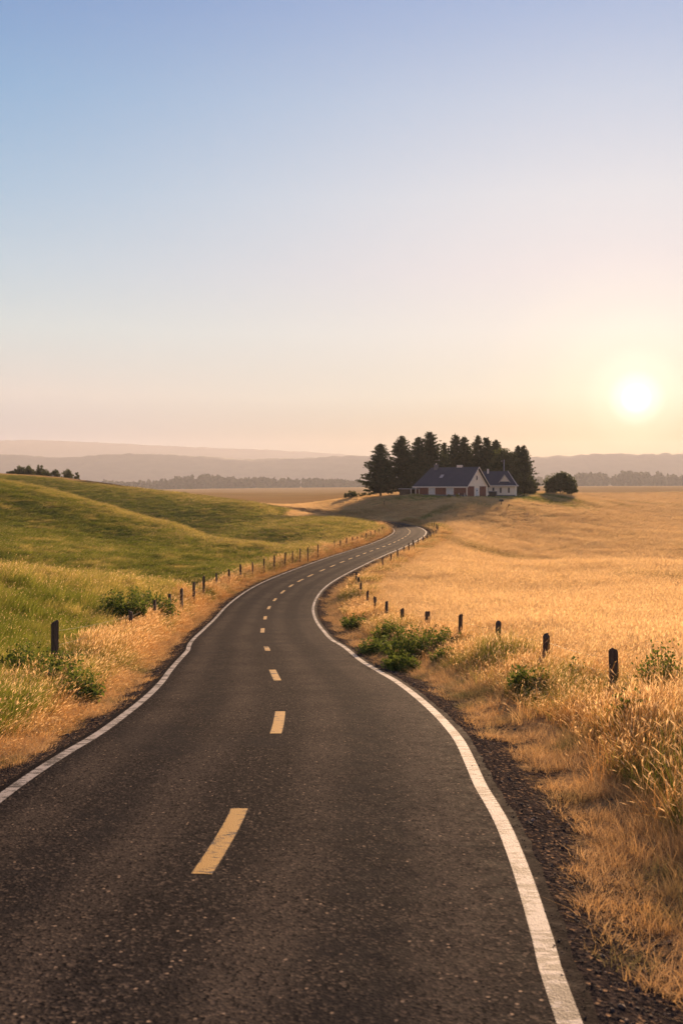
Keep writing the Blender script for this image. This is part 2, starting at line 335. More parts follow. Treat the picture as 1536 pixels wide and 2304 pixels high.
M['yellow_leaf'] = mat_leaf('yellowing_leaves', [(.22, .19, .02), (.30, .25, .03), (.16, .17, .03)], .4, world_scale=4.0)
M['wood_far'] = mat_leaf('woodland', [(.03, .042, .018), (.045, .056, .024), (.062, .068, .03)], .2, world_scale=.12)

# ------------------------------------------------------------------ the road's line
ROAD = np.array([[-2.0, -18, -2.75], [-1.95, -10, -2.85], [-1.85, -3, -3.05], [-1.72, 2.5, -3.24], [-1.51, 6.92, -3.47], [-1.41, 8.08, -3.55], [-1.28, 9.67, -3.67], [-1.2, 11.26, -3.78], [-1.2, 12.82, -3.88], [-1.15, 14.38, -3.98], [-1.1, 15.97, -4.11], [-1.12, 17.56, -4.26], [-1.18, 19.15, -4.41], [-1.26, 20.74, -4.57], [-1.36, 22.33, -4.73], [-1.48, 23.92, -4.89], [-1.63, 25.58, -5.06], [-1.82, 27.35, -5.25], [-2.03, 29.24, -5.44], [-2.24, 31.26, -5.65], [-2.44, 33.43, -5.86], [-2.63, 35.76, -6.07], [-2.84, 38.08, -6.28], [-3.08, 39.9, -6.43], [-3.33, 41.96, -6.62], [-3.59, 44.86, -6.87], [-3.81, 47.99, -7.13], [-4.05, 51.33, -7.41], [-4.29, 54.9, -7.69], [-4.52, 58.72, -7.97], [-4.74, 62.82, -8.2], [-4.91, 67.21, -8.36], [-4.93, 71.92, -8.47], [-4.79, 76.95, -8.54], [-4.45, 82.32, -8.57], [-3.82, 88.04, -8.59], [-2.88, 94.14, -8.59], [-1.74, 100.62, -8.59], [-0.47, 107.55, -8.6], [0.85, 114.96, -8.64], [2.21, 122.89, -8.74], [3.71, 131.37, -8.85], [5.45, 140.39, -8.93], [7.36, 150.03, -8.96], [9.23, 160.37, -8.96], [11.05, 171.44, -8.94], [12.52, 183.34, -8.93], [13.33, 196.14, -8.96], [13.2, 209.86, -8.99], [11.8, 224.5, -9.03], [8.6, 240.0, -9.0], [3.0, 254, -8.9], [-7, 267, -8.7], [-22, 279, -8.4], [-45, 291, -8.1], [-80, 304, -7.8]])
def catmull(P, n=8):
    Q = np.vstack([2 * P[0] - P[1], P, 2 * P[-1] - P[-2]]); t = np.linspace(0, 1, n, endpoint=False)[:, None]; o = []
    for i in range(len(P) - 1):
        a, b, c, d = Q[i:i + 4]
        o.append(.5 * ((2 * b) + (c - a) * t + (2 * a - 5 * b + 4 * c - d) * t ** 2 + (3 * b - a - 3 * c + d) * t ** 3))
    return np.vstack(o + [P[-1:]])
RC = catmull(ROAD, 8)
RT = np.gradient(RC[:, :2], axis=0); RT /= np.linalg.norm(RT, axis=1)[:, None]; RN = np.stack([RT[:, 1], -RT[:, 0]], 1)
RL = np.r_[0, np.cumsum(np.linalg.norm(np.diff(RC, axis=0), axis=1))]; RL -= RL[32]          # arc length, 0 where the line enters the picture
def along(l): return np.array([np.interp(l, RL, RC[:, k]) for k in range(3)])
def offset_pt(l, s):
    c = along(l); n = np.array([np.interp(l, RL, RN[:, k]) for k in range(2)]); n /= np.linalg.norm(n)
    return c[0] + n[0] * s, c[1] + n[1] * s, c[2]
def road_rel(X, Y):
    """signed distance to the road's middle (right positive), the road's height and arc length there"""
    P = np.stack([X, Y], 1); S = np.empty(len(P)); Z = np.empty(len(P)); A = np.empty(len(P))
    a = RC[:-1, :2]; ab = np.diff(RC[:, :2], axis=0); l2 = (ab ** 2).sum(1)
    for i in range(0, len(P), 4000):
        p = P[i:i + 4000]; v = p[:, None] - a; t = np.clip((v * ab).sum(2) / l2, 0, 1); q = v - t[..., None] * ab
        d = (q ** 2).sum(2); j = d.argmin(1); k = np.arange(len(p)); tj = t[k, j]
        sg = np.sign(ab[j, 1] * q[k, j, 0] - ab[j, 0] * q[k, j, 1]); S[i:i + 4000] = np.sqrt(d[k, j]) * np.where(sg == 0, 1, sg)
        Z[i:i + 4000] = RC[j, 2] * (1 - tj) + RC[j + 1, 2] * tj; A[i:i + 4000] = RL[j] * (1 - tj) + RL[j + 1] * tj
    return S, Z, A

# ------------------------------------------------------------------ terrain: a smooth surface through measured points
def PX(px, py, D): return ((px - 768) / F * D, D, (HZ - py) * D / F)
ctl = []
for l in list(np.arange(-20, 60, 4)) + list(np.arange(60, 250, 9)):
    for s, dz in ((0, 0), (-5, .12 if l < 20 else min(.55, .12 + (l - 20) * .02)), (6.6, .12)):
        x, y, z = offset_pt(l, s); ctl.append((x, y, z + dz))
for x, D, z in [(-7, 8, -3.2), (-13, 8, -2.7), (-10, 15, -3.3), (-17, 15, -2.5), (-12, 0, -2.5), (-12, -14, -2.3), (14, -14, -2.6), (12, 0, -2.9), (-11.5, 24, -3.95), (-20, 25, -2.9),
                (9, 14, -3.6), (7, 10, -3.45), (9, 6, -3.2), (14, 12, -3.4), (9, 25, -4.75), (15, 25, -4.7), (12, 40, -6.1), (22, 40, -6.0), (9, 60, -7.7), (24, 60, -7.5), (12, 85, -8.7), (32, 85, -8.6), (55, 85, -8.3),
                (-15, 235, -7.6)]: ctl.append((x, D, z))
GH = .33
for px, py, D in [(0, 1415, 34), (150, 1448, 34), (-300, 1300, 34)]: ctl.append(PX(px, py, D))
for px, py, D in [(0, 1273, 48), (150, 1289, 52), (300, 1308, 58), (420, 1325, 66), (-300, 1235, 46), (-800, 1170, 44)]:
    x, y, z = PX(px, py, D); ctl.append((x, y, z - GH))
for px, py, D in [(0, 1345, 74), (150, 1340, 78), (300, 1335, 82), (-300, 1310, 70), (430, 1338, 83),
                  (0, 1250, 95), (0, 1160, 138), (250, 1290, 92), (250, 1212, 126), (400, 1298, 92), (400, 1236, 114), (550, 1262, 108), (-300, 1240, 95),
                  (0, 1132, 228), (250, 1176, 202), (400, 1212, 174), (550, 1241, 144), (-300, 1090, 245), (-800, 1040, 250),
                  (250, 1122, 255), (400, 1162, 215), (600, 1192, 172), (740, 1203, 158), (0, 1090, 280),
                  (0, 1095, 440), (200, 1104, 410), (400, 1126, 370), (-300, 1085, 450),
                  (0, 1107, 600), (250, 1107, 700), (500, 1115, 600), (700, 1116, 560), (-500, 1104, 800), (600, 1130, 430), (760, 1128, 380), (640, 1139, 335),
                  (-900, 1107, 1500), (0, 1108, 1400), (500, 1109, 1200), (800, 1107, 1200), (1100, 1104, 1200), (1536, 1101, 1200), (2200, 1101, 1300),
                  (-1500, 1096, 3000), (700, 1097, 3000), (2500, 1096, 3000), (-1500, 1094, 5400), (700, 1094, 5400), (2500, 1094, 5400), (-1500, 1092, 11000), (700, 1092, 11000), (2500, 1092, 11000),
                  (1000, 1146, 238), (900, 1156, 232), (1150, 1146, 240), (1010, 1188, 198), (1150, 1188, 212), (800, 1120, 305), (700, 1136, 300),
                  (1250, 1112, 315), (1250, 1122, 290), (900, 1110, 420), (1200, 1110, 450),
                  (1050, 1277, 110), (1300, 1275, 112), (1536, 1275, 112), (2000, 1270, 115),
                  (1080, 1256, 150), (1300, 1279, 150), (1536, 1279, 150), (2000, 1270, 150),
                  (1080, 1206, 190), (1300, 1218, 200), (1536, 1216, 200), (2000, 1210, 200), (1250, 1170, 238), (1536, 1180, 262), (2000, 1176, 262), (1400, 1148, 300), (1700, 1148, 320),
                  (1300, 1121, 430), (1536, 1119, 450), (2000, 1116, 450), (1250, 1110, 560), (1536, 1108, 570), (2000, 1107, 570), (1300, 1111, 760), (1536, 1110, 760), (2100, 1109, 760)]: ctl.append(PX(px, py, D))
for px, py, D in [(0, 1082, 188), (250, 1138, 163), (400, 1178, 145), (550, 1213, 128), (690, 1237, 119), (-300, 1052, 196), (-800, 990, 205), (120, 1101, 176),
                  (0, 1062, 330), (200, 1080, 305), (400, 1109, 272), (600, 1141, 236), (740, 1161, 210), (100, 1069, 318), (500, 1124, 254), (-300, 1046, 345), (-800, 1020, 350)]:
    x, y, z = PX(px, py, D); ctl.append((x, y, z - GH))
for x, y in [(19, 274), (26, 272), (35, 270), (48, 276), (36, 296), (19, 300), (52, 302), (24, 318), (46, 322)]: ctl.append((x, y, -3.5))
ctl = np.array(ctl, float)
Y0 = 22.0
def uv(X, Y): return np.stack([X / (Y + Y0) * 2.0, np.log(Y + Y0)], 1)
CU = uv(ctl[:, 0], ctl[:, 1]); CT = ctl[:, 2] / (ctl[:, 1] + Y0)
def kern(d2): return np.where(d2 > 1e-12, .5 * d2 * np.log(np.maximum(d2, 1e-12)), 0)
n_ = len(CU); K_ = kern(((CU[:, None] - CU) ** 2).sum(2)) + np.eye(n_) * 2e-5; P_ = np.c_[np.ones(n_), CU]
SOL = np.linalg.solve(np.block([[K_, P_], [P_.T, np.zeros((3, 3))]]), np.r_[CT, 0, 0, 0])
def smooth(x, a, b):
    t = np.clip((x - a) / (b - a), 0, 1); return t * t * (3 - 2 * t)
def vnoise(X, Y, sc, seed=0):
    r = np.random.default_rng(seed).random((64, 64)); x = X / sc; y = Y / sc
    i = np.floor(x).astype(int); j = np.floor(y).astype(int); fx = x - i; fy = y - j; fx = fx * fx * (3 - 2 * fx); fy = fy * fy * (3 - 2 * fy)
    g = lambda a, b: r[a % 64, b % 64]
    return (g(i, j) * (1 - fx) + g(i + 1, j) * fx) * (1 - fy) + (g(i, j + 1) * (1 - fx) + g(i + 1, j + 1) * fx) * fy - .5
def terrain(X, Y, rel=None, cut=True):
    X = np.asarray(X, float); Y = np.asarray(Y, float); U = uv(X, Y); T = np.empty(len(X))
    for i in range(0, len(X), 6000):
        u = U[i:i + 6000]; T[i:i + 6000] = kern(((u[:, None] - CU) ** 2).sum(2)) @ SOL[:n_] + SOL[n_] + u @ SOL[n_ + 1:]
    Z = T * (Y + Y0)
    S, RZ, A = rel if rel is not None else road_rel(X, Y); a = np.abs(S)
    wgt = smooth(a, 3.6, 6.5 if True else 8); wgt = np.where(A > RL[-1] - .5, 1, wgt)
    side = RZ - .03 - .10 * smooth(a, 3.2, 3.9) + .10 * smooth(a, 4.0, 5.0)
    und = vnoise(X, Y, 2.6, 3) * .10 + vnoise(X, Y, .8, 4) * .06 + vnoise(X, Y, 14, 5) * .2 * smooth(Y, 40, 90)
    Z = side * (1 - wgt) + Z * wgt + und * smooth(a, 3.7, 6.0)
    if cut: Z = Z - .35 * (1 - smooth(a, 2.75, 3.2))
    return Z
def tz(x, y): return float(terrain(np.array([x]), np.array([y]))[0])

tt = np.linspace(-1, 1, 431); U0 = np.sign(tt) * (.62 * np.abs(tt) + .35 * np.abs(tt) ** 4)
YY = np.exp(np.linspace(math.log(8.0), math.log(10200 + Y0), 640)) - Y0
gx = (U0[None, :] * (YY[:, None] + Y0)).ravel(); gy = np.repeat(YY, len(U0))
rel = road_rel(gx, gy); gz = terrain(gx, gy, rel)
ny, nx = len(YY), len(U0); idx = np.arange(ny * nx).reshape(ny, nx)
Q = np.stack([idx[:-1, :-1], idx[:-1, 1:], idx[1:, 1:], idx[1:, :-1]], -1).reshape(-1, 4)
ground = obj_np('ground', V=np.stack([gx, gy, gz], 1), quads=Q, mats=[M['ground']], smooth=True); tag(ground, kind='structure', label='rolling farmland ground under the pasture and wheat', cat='ground')
def fattr(o, name, v):
    a = o.data.attributes.new(name, 'FLOAT', 'POINT'); a.data.foreach_set('value', np.asarray(v, np.float32))
def green_mask(X, Y, S, A):
    g = smooth(-S, 4.5, 7.5) * (1 - smooth(Y, 430, 500))
    yard = np.exp(-(((X - 40) / 32) ** 2 + ((Y - 279) / 17) ** 2) ** 2)
    strip = np.exp(-((Y - 241 - (X - 32) * .15) / 5.0) ** 2) * smooth(X, 12, 22) * (1 - smooth(X, 46, 58))
    und = np.exp(-(((X - 69) / 16) ** 2 + ((Y - 306) / 16) ** 2) ** 2)
    return np.maximum(np.maximum(g * np.where(X < -14, 1, 1 - smooth(A, 225, 240)), yard * .8), np.maximum(strip, und))
fattr(ground, 'green', green_mask(gx, gy, rel[0], rel[2])); fattr(ground, 'across', np.where(rel[2] > RL[-1] - 1, 50, rel[0])); fattr(ground, 'far', smooth(gy, 480, 620)); fattr(ground, 'verge', smooth(np.abs(rel[0]), 3.8, 4.2) * (1 - smooth(np.abs(rel[0]), 5.2, 7.0)))

# road strip with painted markings as its parts
def strip(name, l0, l1, s0, s1, dz, mat, parent=None, ns=2, step=.6, ragged=0.0, skirt=0.0):
    ls = np.arange(l0, l1 + 1e-6, (l1 - l0) / max(2, int((l1 - l0) / step)))
    C = np.stack([np.interp(ls, RL, RC[:, k]) for k in range(3)], 1); n = np.stack([np.interp(ls, RL, RN[:, k]) for k in range(2)], 1); n /= np.linalg.norm(n, axis=1)[:, None]
    ss = np.linspace(s0, s1, ns); dzs = np.full(ns, dz)
    if skirt: ss = np.r_[s0 - .25, ss, s1 + .25]; dzs = np.r_[dz - skirt, dzs, dz - skirt]
    V = []
    for i in range(len(ls)):
        j = (RNG.random(len(ss)) - .5) * ragged if ragged else np.zeros(len(ss))
        j[1 if skirt else 0:-1 if skirt else None] *= 1
        for k, s in enumerate(ss): q = s + (j[k] if (k < 2 or k > len(ss) - 3) else 0); V.append((C[i, 0] + n[i, 0] * q, C[i, 1] + n[i, 1] * q, C[i, 2] + dzs[k] - .02 * abs(s) / 3 * 1.0))
    m = len(ss); I = np.arange(len(ls) * m).reshape(len(ls), m)
    Qd = np.stack([I[:-1, :-1], I[:-1, 1:], I[1:, 1:], I[1:, :-1]], -1).reshape(-1, 4)
    o = obj_np(name, parent, V=V, quads=Qd, mats=[mat]); fattr(o, 'across', np.tile(ss, len(ls))); fattr(o, 'along', np.repeat(ls, m)); fattr(o, 'edge', np.tile(np.abs(np.linspace(-1, 1, m)), len(ls)))
    return o
LEND = float(RL[-1]) - .5
road = strip('road', -19.0, LEND, -3.2, 3.2, 0, M['asphalt'], ns=9, step=.25, ragged=.05, skirt=.22); tag(road, kind='structure', label='winding two lane asphalt country road', cat='road')
for s in (-3.0, 3.0): strip('edge_line', -18.6, LEND, s - .085, s + .085, .005, M['white_paint'], road, ns=5, step=.25)
dashes = [(-8, -5), (2.4, 4.8), (9.8, 12.6), (19.0, 22.4), (30.3, 32.3), (41.2, 44.6), (52.2, 54.8), (60.0, 62.3), (65.9, 67.9), (71.5, 73.9), (76.7, 78.9), (81.3, 84.0), (86.2, 88.7)]
l = 92.0
while l < 228: dashes.append((l, l + 2.6)); l += 5.6
for a, b in dashes: strip('lane_dash', a, b, -.1, .1, .005, M['yellow_paint'], road, ns=5, step=.25)
# ------------------------------------------------------------------ distant hills and woods
def hill(name, prof, Y, depth, mat, label, bump_h, seed, z0):
    px, py = zip(*prof); q = Y / 2600; xs = np.arange(-2900 * q, 2900 * q, 7.0 * q); ys = np.linspace(-1, 1, 30)
    top = np.interp(xs / Y * F + 768, px, [(HZ - q) * Y / F for q in py])
    k = np.exp(-.5 * (np.arange(-12, 13) / 5.0) ** 2); k /= k.sum(); top = np.convolve(np.pad(top, 12, 'edge'), k, 'valid')
    X = np.tile(xs, len(ys)); V = np.repeat(ys, len(xs)); Yy = Y + V * depth
    prof_ = np.maximum(0, 1 - np.sqrt(V * V + .0006) + .0245) ** .95; T = np.tile(top, len(ys))
    Z = z0 + (T - z0) * prof_ * (1 + .14 * vnoise(X, Yy, 260 * q, seed) * (np.abs(V) > .12)) + (vnoise(X, Yy, 10 * q, seed + 1) + .7 * vnoise(X, Yy, 24 * q, seed + 2)) * bump_h * np.minimum(1, prof_ * 4)
    I = np.arange(len(X)).reshape(len(ys), len(xs)); Qd = np.stack([I[:-1, :-1], I[:-1, 1:], I[1:, 1:], I[1:, :-1]], -1).reshape(-1, 4)
    o = obj_np(name, V=np.stack([X, Yy, Z], 1), quads=Qd, mats=[mat], smooth=True); return tag(o, kind='structure', label=label, cat='hills')
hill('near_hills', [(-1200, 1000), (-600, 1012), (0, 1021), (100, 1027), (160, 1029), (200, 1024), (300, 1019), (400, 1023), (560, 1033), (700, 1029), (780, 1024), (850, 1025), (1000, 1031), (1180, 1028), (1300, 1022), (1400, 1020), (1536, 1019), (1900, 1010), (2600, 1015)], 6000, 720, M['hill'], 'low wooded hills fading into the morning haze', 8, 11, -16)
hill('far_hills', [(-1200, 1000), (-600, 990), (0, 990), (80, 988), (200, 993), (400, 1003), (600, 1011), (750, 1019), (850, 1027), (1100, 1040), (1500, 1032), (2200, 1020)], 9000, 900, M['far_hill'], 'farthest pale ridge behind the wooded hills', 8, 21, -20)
def leaf_quads(C, size, flat=.0):
    """one small random quad at each point of C"""
    n = len(C); a = RNG.normal(size=(n, 3)); a[:, 2] *= (1 - flat); a /= np.linalg.norm(a, axis=1)[:, None]
    b = np.cross(a, RNG.normal(size=(n, 3))); b /= np.linalg.norm(b, axis=1)[:, None]
    s = size * RNG.uniform(.6, 1.3, (n, 1)) if np.isscalar(size) else size[:, None] * RNG.uniform(.6, 1.3, (n, 1))
    V = np.stack([C - a * s - b * s * .5, C + a * s * .1 - b * s * .75, C + a * s * 1.1 + b * s * .1, C + a * s * .1 + b * s * .7], 1).reshape(-1, 3)
    return V, np.arange(n * 4).reshape(n, 4)
def ball(n):
    p = RNG.normal(size=(n, 3)); p /= np.linalg.norm(p, axis=1)[:, None]; return p * RNG.random((n, 1)) ** .4
def woods(name, label, rows, D, seed):
    r = np.random.default_rng(seed); Cs = []
    for p0, p1, h0, h1, n in rows:
        for _ in range(n):
            px = r.uniform(p0, p1); d = D + r.uniform(0, 60); x = (px - 768) / F * d; f = (px - p0) / (p1 - p0); h = (h0 + (h1 - h0) * f) * r.uniform(.6, 1.1) * D / 1300; wd = h * r.uniform(.22, .42)
            c = ball(110); con = r.random() < .4
            c[:, :2] *= wd * ((1 - (c[:, 2:3] * .5 + .5) * .8) if con else 1); c[:, 2] = (c[:, 2] * .5 + .5) * h; Cs.append(c + np.array([x, d, tz(x, d) - .5]))
    V, Qd = leaf_quads(np.vstack(Cs), 5.5); o = obj_np(name, V=V, quads=Qd, mats=[M['wood_far']])
    return tag(o, label, 'woods', kind='stuff')
woods('distant_woods', 'hazy belt of trees at the far left edge of the plain', [(-500, 240, 12, 13, 90), (235, 400, 12, 13, 50), (390, 470, 15, 19, 34), (460, 520, 19, 15, 24), (510, 620, 15, 13, 40), (600, 830, 13, 9, 60), (690, 900, 11, 8, 40)], 3000, 5)
woods('distant_woods', 'hazy belt of trees at the far right edge of the wheat', [(1150, 1300, 12, 14, 40), (1290, 1360, 17, 18, 30), (1350, 1420, 16, 17, 24), (1400, 1480, 19, 18, 34), (1470, 1540, 17, 13, 24), (1530, 2100, 13, 15, 120)], 3000, 6)

# ------------------------------------------------------------------ trees and shrubs
def conifer(loc, h, wd, label, seed, group='conifers behind the farmhouse', bare=.1):
    r = np.random.default_rng(seed); root = empty('conifer_tree', loc, r.uniform(0, 6)); tag(root, label, 'tree', group)
    lean = r.normal(0, .015 * h, 2)
    MB().tube([(0, 0, -.3), (lean[0] * .3, lean[1] * .3, h * .4), (lean[0], lean[1], h * .96)], [h * .018 + .05, h * .012, .02], 7).build('trunk', M['bark'], root, True)
    C, S = [], []; z = h * bare
    while z < h * .985:
        t = (z - h * bare) / (h * (1 - bare)); L = 1.5 * wd * min(1, (1 - t) * 1.02 + .01) ** .66 * (.45 + .55 * min(1, t / .16 + .35))
        for k in range(r.integers(7, 12)):
            a = r.uniform(0, 6.283); l = L * r.choice([.55, .8, 1.0, 1.22], p=[.2, .35, .35, .1]) * r.uniform(.85, 1.1); up = r.uniform(-.28, .12) + .5 * t; m = max(2, int(l / .26))
            for q in range(m):
                f = (q + .6) / m; d = l * f; sag = up * d - .10 * d * d / max(L, .5) + .16 * f * f * l
                for _ in range(3 if f > .3 else 2):
                    C.append((lean[0] * z / h + math.cos(a) * d + r.normal(0, .13 + .10 * l * f * .6), lean[1] * z / h + math.sin(a) * d + r.normal(0, .13 + .10 * l * f * .6), z + sag + r.normal(0, .09))); S.append(.40 * (1 - .45 * t))
        z += h * .018 * (1.15 - .45 * t) + .05
    for k in range(8): C.append((lean[0], lean[1], h * (.95 + .01 * k))); S.append(.16)
    V, Qd = leaf_quads(np.array(C), np.array(S), .45); obj_np('crown', root, V=V, quads=Qd, mats=[M['conifer']]); return root
def broadleaf(loc, clumps, label, seed, trunk_h, name='broadleaf_tree', group=None, leaf=.24, n=420, mat='broadleaf', cat='tree', trunks=((0, 0),)):
    r = np.random.default_rng(seed); root = empty(name, loc, 0); tag(root, label, cat, group)
    for tx, ty in trunks:
        mb = MB().tube([(tx, ty, -.3), (tx * 1.02, ty, trunk_h * .5), (tx * 1.1, ty, trunk_h)], [.05 * trunk_h + .06, .04 * trunk_h + .04, .03 * trunk_h + .02], 7)
        for (cx, cy, cz, rx, ry, rz) in clumps: mb.tube([(tx * 1.05, ty, trunk_h * .8), ((cx + tx) / 2, cy / 2, (cz + trunk_h) / 2), (cx, cy, cz)], [.02 * trunk_h + .02, .014 * trunk_h + .015, .012], 5)
        mb.build('trunk' if cat == 'tree' else 'stem', M['bark'], root, True)
    Cs = []
    for (cx, cy, cz, rx, ry, rz) in clumps:
        k = max(5, int(n * rx * rz / 30)); sub = ball(k) * [rx, ry, rz] + [cx, cy, cz]
        for s in sub: Cs.append(s + ball(max(10, int(n / 16))) * (min(rx, rz) * r.uniform(.2, .5)))
    V, Qd = leaf_quads(np.vstack(Cs), leaf, .2); obj_np('crown' if cat == 'tree' else 'foliage', root, V=V, quads=Qd, mats=[M[mat]]); return root
def at(px, D): return ((px - 768) / F * D, D)
def con(px, top, D, hw, label, seed, bare=.09):
    D += 17
    x, y = at(px, D); z = tz(x, y) - .1; conifer((x, y, z), (HZ - top) * D / F - z, hw * D / F, label, seed, bare=bare)
con(856, 999, 284, 30, 'dark conifer at the left end of the row, standing clear of the shed', 1, .11)
con(903, 981, 290, 31, 'dark pointed conifer second from the left end, behind the open shed', 2, .10)
con(945, 984, 300, 27, 'left of the twin broad tall conifers behind the left end of the house roof', 3)
con(964, 972, 303, 34, 'tallest conifer of the grove, its tip above all the others', 4)
con(1000, 996, 315, 19, 'slender short conifer seen through above the left roof chimney', 5)
con(1028, 977, 305, 26, 'pointed conifer rising above the middle of the house roof', 6)
con(1045, 982, 309, 24, 'narrow conifer just left of the vent on the house roof ridge', 7)
con(1071, 979, 304, 24, 'sharp tipped conifer above the white gable peak', 8)
con(1096, 984, 308, 25, 'conifer between the white gable and the white cottage', 9)
con(1117, 990, 312, 24, 'conifer half hidden behind the round dark crown by the utility pole', 10)
con(1165, 1003, 300, 20, 'conifer just right of the broad dark crown behind the cottage', 11)
con(1179, 1002, 296, 21, 'rightmost conifer of the grove with ragged tiers against the sky', 12, .06)
x, y = at(1133, 311); broadleaf((x, y, tz(x, y) - .1), [(0, 0, 9, 4.2, 3.4, 5.2), (2.2, 0, 5.2, 3.2, 3, 4), (-2.4, 0, 6, 3, 3, 4.5), (3.4, 0, 3.2, 2.4, 2.4, 2.6)], 'broad dark leafy tree rising behind the white cottage', 31, 4.0, leaf=.30, n=520)
x, y = at(1192, 309); broadleaf((x, y, tz(x, y) - .1), [(0, 0, 3.0, 1.9, 1.8, 2.2), (.6, 0, 1.9, 1.6, 1.5, 1.4)], 'small leafy tree under the rightmost conifer', 32, 1.2, leaf=.26, n=420)
x, y = at(1260, 315); zt = tz(x, y); broadleaf((x, y, zt - .1), [(-2.0, 0, 3.5, 2.7, 2.6, 2.6), (1.6, 0, 3.6, 3.0, 2.8, 2.7), (-.1, 0, 4.7, 2.8, 2.6, 2.3), (-3.5, 0, 2.2, 1.5, 1.6, 1.5), (3.6, 0, 2.1, 1.7, 1.6, 1.8), (-2.5, 0, 1.6, .8, 1.2, 1.0), (2.9, .5, 1.4, 1.0, 1.2, 1.2), (1.0, 0, 5.0, 2.2, 2, 1.8)], 'round spreading tree standing alone in the field right of the houses', 33, 2.3, leaf=.24, n=520)
x, y = at(791, 305); broadleaf((x, y, tz(x, y) - .1), [(0, 0, 1.3, 1.7, 1.4, 1.1), (-1.3, 0, .7, 1.2, 1.1, .8), (.9, 0, .7, 1.2, 1.1, .8)], 'round dark bush alone at the left edge of the knoll', 34, .6, 'bush', leaf=.2, n=420, cat='bush')
x, y = at(822, 309); broadleaf((x, y, tz(x, y) - .1), [(-1.1, 0, .7, 1.6, 1, .7), (1.4, 0, .5, 1.8, 1, .5)], 'low dark hedge mass left of the first conifer', 35, .4, 'bush', leaf=.2, n=420, cat='bush')
x, y = at(1171, 290); broadleaf((x, y, tz(x, y) - .1), [(0, 0, .7, 1.0, .8, .7), (.9, 0, .4, .8, .7, .5)], 'low green bush at the right wall of the cottage', 36, .4, 'bush', leaf=.16, n=380, cat='bush', mat='shrub')
x, y = at(1028, 270); broadleaf((x, y, tz(x, y) - .05), [(0, 0, .8, .42, .4, .75), (.25, 0, .45, .35, .35, .45)], 'small yellow shrub in front of the long brick wall', 37, .4, 'shrub', leaf=.12, n=380, cat='shrub', mat='yellow_leaf')
x, y = at(1010, 271); broadleaf((x, y, tz(x, y) - .05), [(0, 0, .4, .8, .6, .45), (-1.3, 0, .3, .9, .6, .35)], 'low green bed of plants along the brick wall beside the yellow shrub', 38, .3, 'shrub', leaf=.12, n=380, cat='shrub', mat='shrub')
# trees on the skyline of the far left hill
for px, top, D, wpx, label, seed in [(26, 1056, 292, 16, 'lowest bush at the left end of the clump on the hill skyline', 41), (46, 1048, 296, 24, 'wide rounded tree left of centre in the hilltop clump', 42), (66, 1047, 294, 20, 'leafy hilltop tree left of the tallest one', 43), (89, 1045, 292, 16, 'tallest bushy tree of the clump on the hill skyline', 44), (106, 1056, 290, 16, 'low hilltop tree just right of the tallest one', 45), (125, 1056, 288, 18, 'compact hilltop tree near the right of the clump', 46), (152, 1056, 285, 20, 'two pointed hilltop tree second from the right end', 47), (173, 1062, 282, 10, 'small pointed tree at the right end of the hilltop clump', 48)]:
    D += 55 if px > 100 else 62; x, y = at(px, D); z = tz(x, y) - .3; h = (HZ - top) * D / F - z; wd = 1.35 * wpx * D / F / 2
    broadleaf((x, y, z - .2), [(0, 0, h * .62, wd * .7, wd * .7, h * .42), (-wd * .4, 0, h * .42, wd * .7, wd * .6, h * .34), (wd * .45, 0, h * .42, wd * .65, wd * .6, h * .36), (wd * .15, 0, h * .25, wd * .9, wd * .7, h * .25)], label, seed, h * .4, leaf=.17, n=420, group='trees on the hill skyline')
# shrubs along the fences
def shrub(px, D, wd, h, label, seed, mat='shrub'):
    x, y = at(px, D); r = np.random.default_rng(seed); root = empty('shrub', (x, y, tz(x, y) - .03)); tag(root, label, 'shrub', 'green shrubs along the fences')
    st = MB(); C, Sz = [], []; n = int(46 + 40 * wd); lf = .03 + .0010 * D
    for i in range(n):
        q = math.sqrt(r.random()) * wd * .5; a = r.uniform(0, 6.283); bx, by = q * math.cos(a) * .75, q * math.sin(a) * .75
        l = h * r.uniform(.45, 1.15) * (1.1 - .5 * (q / (wd * .5)) ** 2); tx, ty = bx + math.cos(a) * q * .5 + r.normal(0, .10 * h), by + math.sin(a) * q * .5 + r.normal(0, .10 * h)
        if i % 3 == 0: st.tube([(bx, by, 0), ((bx + tx) / 2, (by + ty) / 2, l * .55), (tx, ty, l)], [.008, .006, .003], 4, False)
        m = int(10 + 16 * l)
        for k in range(m):
            f = r.uniform(.08, 1.05); C.append((bx + (tx - bx) * f + r.normal(0, .05), by + (ty - by) * f + r.normal(0, .05), l * f + r.normal(0, .03))); Sz.append(lf * (1.15 - .5 * f))
    st.build('stem', M['bark'], root); V, Qd = leaf_quads(np.array(C), np.array(Sz)); obj_np('foliage', root, V=V, quads=Qd, mats=[M[mat]]); return root
shrub(280, 44.5, 2.0, 1.35, 'dark leafy shrub behind the leaning left fence posts', 51)
shrub(342, 50.5, 2.0, 1.35, 'low dark shrub right behind the third and fourth left posts', 52)
shrub(128, 22.5, 1.2, .9, 'weedy green clump at the foot of the nearest left post', 53)
shrub(175, 21.5, .9, .7, 'small dark weed clump nearest the left road edge', 54)
shrub(930, 33, 1.9, 1.0, 'largest green shrub among the dry grass on the right verge', 55)
shrub(985, 34, 1.1, .9, 'upright green shrub in front of a right fence post', 56)
shrub(855, 36, 1.4, .65, 'low green shrub close to the right edge line bend', 57)
shrub(905, 29.5, 1.0, .55, 'low dark green weeds at the right road shoulder', 58)
shrub(1187, 21.5, .7, .6, 'green weed clump between the two nearest right posts', 59)
shrub(800, 50, 1.3, .7, 'green weedy shrub at the inside of the right bend', 60)
shrub(1490, 19, .9, 1.1, 'tall green weed among the wheat at the right picture edge', 61)

